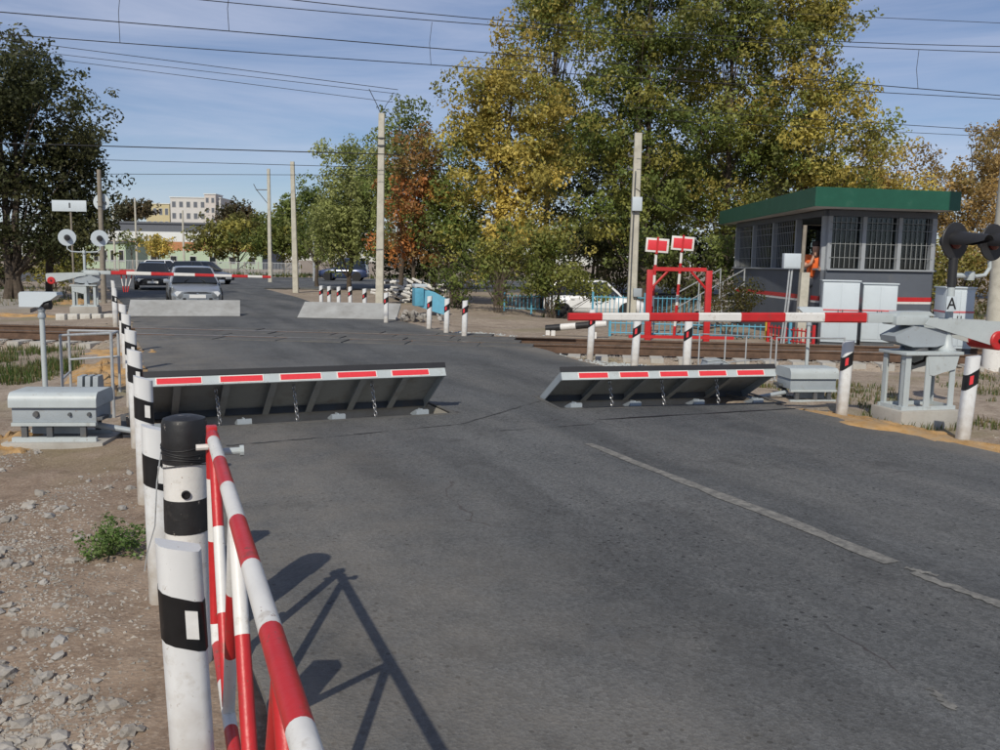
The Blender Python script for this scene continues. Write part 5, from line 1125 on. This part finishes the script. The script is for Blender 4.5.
    mb = MB(); mb.loft([[Vector((x, y * s1, z)) for z, s1 in ((.26, 1), (.30, 1.02), (.46, 1.02), (.49, 1))] for x, y in ((h - .35, hw * .93), (h - .06, hw * .78), (h + .03, hw * .4), (h + .04, 0), (h + .03, -hw * .4), (h - .06, -hw * .78), (h - .35, -hw * .93))]); mb.build('bumper', bm_ if kind != 'suv' else M_plas, root)
    mb = MB(); mb.box((h + .05, 0, .40), (.015, .52, .115)); mb.build('number_plate', M_whref, root)
    mb = MB(); mb.box((h - .05, 0, .30), (.15, hw * 1.1, .09)); mb.build('air_intake', M_plas, root)
    for y in (-.35, .35): mb = MB(); mb.tube((h - 1.10, y, bl + .03), (h - 1.35, y * .3, bl + .16), .012, n=5); mb.build('wiper', M_plas, root)
    return root
yaw0 = math.atan2(-RD.y, -RD.x)
car('silver sedan waiting behind the far left raised plate', (X(193, 29) - .75, 31.1, 0), yaw0 - .02, 4.3, 1.68, 1.36, (.40, .43, .46), 'sedan', .6)
car('black sedan with lit headlamps behind the silver sedan', (X(145, 46), 47, 0), yaw0 - .05, 4.5, 1.78, 1.38, (.012, .012, .014), 'sedan', .2)
car('white hatchback crossing on the far street behind the black sedan', (X(168, 66), 66, 0), .25, 4.0, 1.65, 1.48, (.72, .74, .76), 'hatch', 0)
car('dark grey estate on the far street behind the silver sedan', (X(201, 58), 58, 0), yaw0 + .75, 4.4, 1.7, 1.45, (.045, .05, .06), 'hatch', .3)
car('dark blue off-road car parked on the far street left of the tall pole', (X(344, 74), 74, 0), math.pi, 4.0, 1.72, 1.85, (.045, .065, .14), 'suv', .3)
car('white hatchback parked half hidden behind bushes and the blue fence', (X(597, 36), 36, -.48), -.12, 4.2, 1.72, 1.5, (.76, .77, .78), 'hatch', 0)

# ------------------------------------------------------------------ overhead wires
def wire(label, pix, d0, d1, r=.011, drops=(), x0=0., x1=1000., sagz=0):
    pts = []
    pp_ = [(float(a), float(b)) for a, b in pix]
    def Y(x):
        if len(pp_) == 2: (a, b), (c, e) = pp_; return b + (e - b) * (x - a) / (c - a)
        co = np.polyfit([p[0] for p in pp_], [p[1] for p in pp_], 2); return float(np.polyval(co, x))
    xs = np.linspace(x0, x1, 26); pts = [W(x, Y(x), d0 + (d1 - d0) * x / 1000) for x in xs]
    b = pts[0]; root = thing('overhead_wire', label, 'wire', b, group='overhead wires')
    r *= .8; mb = MB(); mb.path([p - b for p in pts], r, 6); mb.build('conductor', M_wire, root)
    for x, ytop in drops:
        d = d0 + (d1 - d0) * x / 1000; mb = MB(); mb.path([W(x + 1, ytop, d) - b, W(x - 1.5, (ytop + Y(x)) / 2, d) - b, W(x, Y(x), d) - b], r * .7, 5); mb.build('dropper', M_wire, root)
    return root
wire('upper contact wire crossing the sky from upper left to the right', [(0, 12), (1000, 95.5)], 15.5, 20.5, .011, [(229, -14), (918, 50)], -250, 1250)
wire('lower contact wire running just under the upper one', [(15, 35), (450, 66), (1000, 99)], 16.2, 21, .010, [(120, -18), (431, 22)], -250, 1250)
wire('topmost messenger wire across the upper right sky', [(300, 0), (495, 21.5), (845, 40), (1000, 47.5)], 15.3, 20.3, .010, (), 20, 1250)
wire('messenger wire close below the topmost one', [(205, 0), (495, 26), (845, 45.5), (1000, 53)], 16, 20.8, .010, (), -60, 1250)
wire('short wire high at the right edge of the sky', [(820, 15), (1000, 23)], 22, 22, .008, (), 640, 1250)
wire('first of three thin wires sloping to the tall concrete pole', [(47, 45), (400, 90)], 30, 35, .013, (), -150, 398)
wire('second of three thin wires sloping to the tall concrete pole', [(57, 54), (390, 93)], 30, 35, .011, (), -150, 396)
wire('third of three thin wires sloping to the tall concrete pole', [(60, 60), (375, 100)], 30, 35, .011, (), -150, 392)
wire('thick low wire past the big dark tree', [(0, 143), (325, 152.5)], 30, 33, .022, (), -150, 400)
wire('thin low wire below the thick one on the left', [(110, 160), (325, 166)], 36, 36, .014, (), -60, 640)
wire('lowest thin wire on the left', [(110, 174), (325, 175)], 40, 40, .014, (), -60, 420)
wire('thin wire at the right edge above the booth', [(860, 122), (1000, 131)], 26, 26, .011, (), 634, 1250)
wire('second thin wire at the right edge above the booth', [(860, 130), (1000, 137)], 26, 26, .009, (), 634, 1250)
wire('service cable sagging from the meter pole to the booth roof', [(638, 190), (690, 217), (735, 226)], 27.5, 27.5, .014, (), 636, 735)

# ------------------------------------------------------------------ trees
NLEAF = [0]
def tree(label, d, tpx, blobs, cols, size=.2, dens=1.0, tr=.16, bark=None, name='broadleaf_tree', seed=1, base_py=None, droop=0, group='trees behind the crossing', stems=1, depth=1.0):
    r = random.Random(seed); bx = X(tpx, d); zg = hz(bx, d); root = thing(name, label, 'tree' if name != 'shrub' else 'shrub', (bx, d, zg), 0, group)
    k = d / FPX; ce = []; ra = []; ct = []; cidx = []
    for (cx, cy, rx, ry) in blobs:
        c = W(cx, cy, d) - Vector((bx, d, zg)); R1, R3 = rx * k * (1.12 if name != 'shrub' else 1), ry * k * (1.06 if name != 'shrub' else 1); R2 = min(R1, R3 * 1.2) * .8 * depth
        n = max(6, int(dens * 2.6 * (R1 * R3 + R1 * R2 + R2 * R3) / .55 ** 2 * 1.15))
        nb = max(3, int(n / 7.5)); bo_ = []
        for _ in range(nb):
            v = Vector((r.gauss(0, 1), r.gauss(0, 1), r.gauss(0, 1))).normalized() * (r.random() ** .38) * (1.13 if r.random() < .22 else 1)
            bo_.append((v, r.randrange(len(cols)), r.uniform(.72, 1.3)))  # random leaf tone per bough, highlights and dark gaps put into the colour
        for q in range(n):
            v, ci, cb = bo_[q % nb]; cr = r.uniform(.22, .62) * (.7 + size * 1.4); sp_b = .42 + .9 * size
            p = c + Vector((v.x * (R1 - .3), v.y * R2, v.z * (R3 - .3))) + Vector((r.gauss(0, sp_b), r.gauss(0, sp_b), r.gauss(0, sp_b * .6)))
            if p.z < .15: continue
            ce.append(p); ra.append(cr); ct.append(max(8, int(cr * cr * 7.5 / (size * size) * r.uniform(.6, 1.3)))); cidx.append((ci, cb))
            if droop and r.random() < .75:
                for j in range(1, 6): ce.append(p + Vector((r.gauss(0, .06), r.gauss(0, .06), -.38 * j))); ra.append(.20); ct.append(int(10 / size * .2)); cidx.append((ci, cb))
    leafcloud('crown', ce, ra, ct, size, cols, root, seed, up=.15, cidx=cidx)
    top = max(c.z for c in ce); mb = MB(); tr *= .72; NLEAF[0] += sum(ct)
    cxm = sum(c.x for c in ce) / len(ce); cym = sum(c.y for c in ce) / len(ce)
    for s_ in range(stems):
        o = Vector(((s_ - (stems - 1) / 2) * tr * 2.2, r.uniform(-.1, .1), 0)); sp2 = (s_ - (stems - 1) / 2) * .7
        pts = [Vector((o.x * (1 - t) + (cxm + sp2) * t * t + r.gauss(0, .05), o.y + cym * t, -.3 + (top * .88 + .3) * t)) for t in np.linspace(0, 1, 9)]
        mb.path(pts, [tr * (1 - .85 * t) * (1.25 if t == 0 else 1) for t in np.linspace(0, 1, 9)], 9)
        for c in r.sample(ce, min(len(ce), 26 // stems)):
            t = min(.85, max(.12, (c.z - .35 * math.hypot(c.x - cxm, c.y)) / max(top, .1) * .8)); i = int(t * 8); s0 = pts[i]
            m_ = (s0 + Vector(c)) / 2 + Vector((r.gauss(0, .12), r.gauss(0, .12), .12)); rr_ = tr * (1 - .85 * t) * .36; mb.path([s0, m_, Vector(c)], [rr_, rr_ * .6, .012], 5)
    mb.build('trunk', bark or M_bark, root); return root
DG = [(.050, .060, .024), (.066, .075, .029), (.10, .10, .04)]
GG = [(.14, .185, .045), (.19, .235, .06), (.10, .14, .036), (.27, .29, .09)]
OG = [(.35, .31, .075), (.26, .27, .07), (.44, .36, .09), (.18, .20, .055)]
YE = [(.66, .50, .12), (.58, .45, .11), (.46, .39, .10), (.70, .52, .13)]
OR = [(.50, .185, .055), (.42, .15, .05), (.54, .24, .07), (.25, .17, .06)]
BR = [(.46, .31, .12), (.38, .26, .10), (.31, .25, .09), (.50, .36, .14)]
PW = [(.31, .34, .12), (.24, .28, .09), (.38, .39, .15)]
# left dark trees
tree('big dark tree with broad crown at the left edge', 34, 12, [(-20, 120, 60, 85), (30, 130, 62, 88), (55, 185, 42, 58), (-10, 200, 60, 50), (22, 66, 30, 32), (15, 235, 50, 26), (60, 232, 34, 24)], DG, .17, .95, .26, seed=1, stems=2)
tree('dark tree with overhanging branches beside the weathered pole', 36, 48, [(64, 170, 32, 58), (80, 165, 18, 46), (84, 212, 12, 26), (55, 222, 28, 20)], DG + [(.075, .075, .02)], .17, 1, .2, seed=2)
tree('low yellow-green bush under the dark trees', 44, 50, [(45, 258, 22, 18), (70, 250, 20, 26)], OG, .2, 1, .08, seed=3, name='shrub', stems=3)
tree('dark undergrowth at the left edge under the trees', 46, 0, [(-15, 262, 28, 18), (15, 265, 18, 14)], DG + OG[:1], .2, 1, .08, seed=31, name='shrub', stems=3)
# centre row, from left to right
tree('pale weeping willow behind the concrete poles', 52, 350, [(345, 190, 30, 42), (368, 175, 26, 48), (330, 205, 20, 30), (358, 212, 30, 30)], PW, .19, .75, .2, seed=4, droop=1)
tree('dark green tree left of the willow', 56, 316, [(318, 200, 20, 34), (308, 225, 20, 22), (332, 228, 18, 20)], GG, .22, .9, .18, seed=5)
tree('green tree with thin top twigs behind the orange tree', 47, 402, [(398, 170, 26, 46), (410, 130, 22, 32), (392, 215, 24, 34)], PW[:2] + GG[:2], .2, .85, .2, seed=6)
tree('rusty orange tree right of the tall concrete pole', 37.6, 414, [(414, 178, 26, 36), (410, 222, 26, 38), (424, 138, 16, 28), (400, 245, 18, 20), (430, 205, 18, 30)], OR + [(.20, .18, .06)], .17, 1, .14, seed=7)
tree('green tree between the orange tree and the yellow tree', 37, 452, [(445, 180, 24, 36), (440, 225, 28, 36), (462, 210, 22, 40), (455, 150, 18, 28), (476, 232, 24, 36)], GG, .17, .95, .14, seed=8, stems=2)
tree('tall yellowing tree in the middle of the tree row', 36, 500, [(490, 110, 34, 46), (512, 70, 34, 46), (535, 130, 34, 56), (498, 170, 36, 50), (470, 110, 24, 40), (530, 200, 30, 44), (505, 235, 34, 34), (478, 205, 26, 34)], YE[:3] + OG[:3], .17, 1.0, .2, seed=9, stems=2)
tree('tall olive green poplar reaching out of the frame', 42, 545, [(545, 10, 30, 62), (572, 60, 40, 76), (560, 150, 36, 70), (585, -40, 34, 60)], OG + GG[:2], .18, 1.0, .24, seed=10)
tree('dense tall green poplar at the centre of the row', 38, 640, [(625, 60, 52, 80), (660, 10, 46, 64), (610, 150, 46, 70), (660, 140, 50, 70), (640, 215, 46, 46), (640, -60, 40, 50)], GG + OG[:2], .18, 1.0, .26, seed=11, stems=2)
tree('tall green poplar right of the centre', 40, 725, [(715, 60, 50, 80), (745, 20, 46, 66), (730, 140, 50, 74), (700, 200, 42, 44), (735, -50, 46, 50), (765, 190, 34, 44)], GG + OG, .18, 1.0, .26, seed=12)
tree('tall poplar with yellowing right side behind the booth', 39, 800, [(795, 70, 44, 72), (820, 30, 28, 46), (790, 150, 44, 60), (845, 110, 30, 50), (860, 160, 30, 40), (830, 190, 40, 34), (800, -10, 34, 44)], OG + YE[1:3] + GG[:2], .18, .95, .24, seed=13)
tree('golden brown tree right behind the booth roof', 44, 880, [(872, 165, 34, 40), (890, 200, 34, 36), (850, 205, 30, 30)], BR[:1] + YE[1:3] + OG[:1], .18, .85, .18, seed=14)
tree('thin brown-leaved tree near the right edge', 48, 965, [(955, 190, 36, 48), (985, 160, 28, 44), (930, 175, 18, 34), (990, 225, 36, 44), (945, 245, 34, 44)], BR, .18, .6, .16, seed=15)
tree('brown-leaved tree behind the catenary mast', 52, 1015, [(1010, 180, 34, 60), (1030, 230, 40, 60)], BR, .2, .7, .16, seed=16)
# lower shrubs and understory
tree('bushy green shrub left of the parked white car', 31, 553, [(552, 262, 30, 34), (538, 284, 22, 22), (578, 278, 24, 24), (560, 235, 26, 22)], OG + GG[:2], .14, 1.1, .06, seed=17, name='shrub', stems=4, group='shrubs')
tree('multi-stemmed bush with bare grey stems', 31.5, 499, [(495, 245, 30, 26), (512, 262, 24, 20), (478, 262, 22, 22)], GG + OG[:1], .14, .8, .035, seed=18, name='shrub', stems=6, group='shrubs')
tree('low dark bush behind the bollards and blue panel', 34, 462, [(462, 285, 22, 14), (445, 275, 20, 18)], GG[:3] + DG, .14, .9, .03, seed=19, name='shrub', stems=5, group='shrubs')
tree('small round bush left of the booth wall', 22.3, 729, [(729, 299, 16, 14), (736, 306, 12, 8)], [(.09, .09, .025), (.07, .085, .025), (.12, .10, .03)], .075, 1.6, .025, seed=20, name='shrub', stems=4, group='shrubs')
tree('dark shrub behind the red frame', 30, 690, [(680, 275, 30, 30), (720, 262, 26, 34), (660, 262, 26, 34)], GG + DG, .15, 1, .05, seed=21, name='shrub', stems=4, group='shrubs')
tree('dark shrub behind the meter pole', 40, 620, [(600, 255, 34, 30), (635, 262, 26, 30)], DG + GG[:1], .17, 1, .06, seed=22, name='shrub', stems=4, group='shrubs')
tree('dark background thicket behind the orange tree', 58, 430, [(400, 262, 34, 22), (450, 250, 40, 34), (500, 255, 40, 30)], DG + GG[:1], .24, 1, .1, seed=23, name='shrub', stems=5, group='shrubs')
tree('dark background thicket behind the centre of the tree row', 52, 600, [(560, 240, 40, 44), (620, 235, 50, 48), (680, 240, 50, 44), (590, 170, 60, 50), (690, 160, 60, 60)], DG, .24, .9, .14, seed=24, name='shrub', stems=5, group='shrubs')
tree('dark background thicket behind the booth', 50, 800, [(745, 240, 40, 44), (820, 245, 60, 34), (900, 260, 50, 30), (780, 180, 50, 50)], DG + OG[1:2], .22, .9, .12, seed=25, name='shrub', stems=5, group='shrubs')
tree('shrubs at the right edge behind the cabinets', 34, 960, [(935, 275, 26, 30), (975, 270, 30, 36), (1010, 280, 30, 30)], BR[1:3] + OG, .15, .9, .05, seed=26, name='shrub', stems=5, group='shrubs')
# distant trees
far = 'distant trees by the far street'
tree('rounded olive tree beyond the far street, right of the long building', 100, 238, [(232, 236, 26, 20), (250, 232, 24, 20), (215, 246, 16, 14)], OG[:2] + [(.10, .095, .03)], .4, 1, .2, seed=27, group=far)
tree('dark green tree beyond the far street behind the pale pole', 95, 283, [(278, 232, 22, 24), (296, 228, 22, 30), (268, 245, 20, 14)], GG + OG[:1], .4, 1, .2, seed=28, group=far)
tree('small yellow tree in front of the long building', 105, 159, [(158, 243, 13, 11), (152, 249, 10, 7)], YE[1:] + OG[:1], .36, 1, .12, seed=29, group=far)
tree('small dark tree left of the small yellow tree', 110, 132, [(131, 241, 6, 7)], GG, .36, 1, .1, seed=30, group=far)
tree('tree top beyond the long building, left of the apartment block', 200, 128, [(125, 212, 12, 10), (142, 210, 8, 9)], [(.10, .10, .05), (.12, .09, .05)], .7, 1, .3, seed=32, group=far)
tree('brown-green tree top right of the apartment block', 210, 236, [(236, 214, 14, 9), (250, 222, 12, 10)], [(.10, .10, .05), (.14, .10, .05)], .7, 1, .3, seed=33, group=far)
tree('green hedge trees behind the blue off-road car', 92, 330, [(312, 250, 16, 8), (345, 246, 24, 11), (384, 250, 22, 12)], GG + OG[:1], .36, 1, .12, seed=34, group=far)

# ------------------------------------------------------------------ distant buildings and fence
def building(label, px0, px1, top, d, m_wall, depth, rows, colsn, roof_m, base=-.1, wpx=None, bands=None, win_m=None):
    a, b = X(px0, d), X(px1, d); H_ = W((px0 + px1) / 2, top, d).z - base; w = b - a; root = thing('building', label, 'building', ((a + b) / 2, d, base), 0, 'buildings behind the far street')
    mb = MB(); mb.box((0, depth / 2, H_ / 2), (w, depth, H_)); mb.build('wall', m_wall, root, smooth=False)
    mb = MB(); mb.box((0, depth / 2, H_ + .15), (w + .5, depth + .5, .3)); mb.build('roof', roof_m, root, smooth=False)
    if bands:
        for z0, z1, m in bands: mb = MB(); mb.box((0, -.06, (z0 + z1) / 2 * H_), (w + .1, .1, (z1 - z0) * H_)); mb.build('facade_band', m, root, smooth=False)
    for j in range(rows):
        for i in range(colsn):
            x = -w / 2 + w * (i + .5) / colsn; z = H_ * (j + .62) / (rows + .2); ww, wh = w / colsn * .5, H_ / (rows + .2) * .48
            if bands: z, ww, wh = H_ * .2, w / colsn * .3, H_ * .14
            mb = MB(); mb.box((x, -.02 - (.1 if bands else 0), z), (ww + .2, .12, wh + .2)); f = mb.build('window', M_soffit, root, smooth=False)
            mb = MB(); mb.box((x, -.09 - (.1 if bands else 0), z), (ww, .02, wh)); mb.build('pane', win_m or M_cglass, f, smooth=False)
    return root
Mb1 = mat('pale_plaster', (.52, .51, .49), .85, var=.06, scale=.3); Mb2 = mat('yellow_plaster', (.48, .42, .25), .85, var=.05, scale=.3); Mb3 = mat('mint_plaster', (.38, .47, .34), .85, var=.05, scale=.3)
Mb4 = mat('orange_band', (.40, .18, .08), .8, var=.05); Mb5 = mat('white_facade', (.62, .64, .63), .8, var=.05, scale=.4); Mb6 = mat('dark_roof_sheet', (.10, .11, .13), .6, var=.1)
Mpk = mat('pinkish_plaster', (.52, .48, .45), .85, var=.06, scale=.3)
building('long low building with mint base, orange band and white upper storey', 86, 262, 224, 150, Mb6, 14, 1, 9, Mb6, bands=[(.0, .40, Mb3), (.40, .60, Mb4), (.60, .82, Mb5)])
building('low dark-roofed shed left of the long building', 84, 126, 243, 128, Mb3, 8, 1, 5, Mb6)
building('pale multi-storey apartment block on the skyline', 172, 222, 198, 320, Mb1, 14, 4, 7, Mb5, base=6, win_m=mat('far_pane', (.12, .13, .15), .3))
building('taller stair tower of the apartment block', 206, 217, 194.5, 318, Mpk, 8, 5, 2, Mb5, base=6, win_m=MATS['far_pane'])
building('yellow block beside the apartment block', 148, 171, 204, 325, Mb2, 12, 3, 4, Mb5, base=6, win_m=MATS['far_pane'])
fz = thing('mesh_fence', 'long pale mesh fence beyond the far street', 'fence', (X(105, 90), 90, -.05)); fw = X(300, 90) - X(105, 90)
for k in range(15): mb = MB(); mb.box((fw * k / 14, 0, .7), (.09, .09, 1.5)); mb.build('fence_post', M_conc, fz, smooth=False)
for k in range(14):
    mb = MB(); x0 = fw * k / 14
    for j in range(1, 10): mb.box((x0 + fw / 14 * j / 10, 0, .75), (.035, .03, 1.2))
    mb.box((x0 + fw / 28, .03, 1.35), (fw / 14, .04, .05)); mb.box((x0 + fw / 28, .03, .2), (fw / 14, .04, .05)); mb.build('fence_panel', M_galv, fz, smooth=False)
for px, d, top in ((137, 120, 198), (184, 120, 210), (115, 118, 212)):
    pole(px, d, top, .16, .11, {137: 'thin lamp pole in front of the left part of the long building', 184: 'thin lamp pole in front of the right part of the long building', 115: 'thin pole at the left end of the long building'}[px], M_pole, False)
pole(314, 70, 238, .09, .07, 'short thin grey post left of the blue off-road car', M_galv, False)
# concrete kerb by the far street on the right
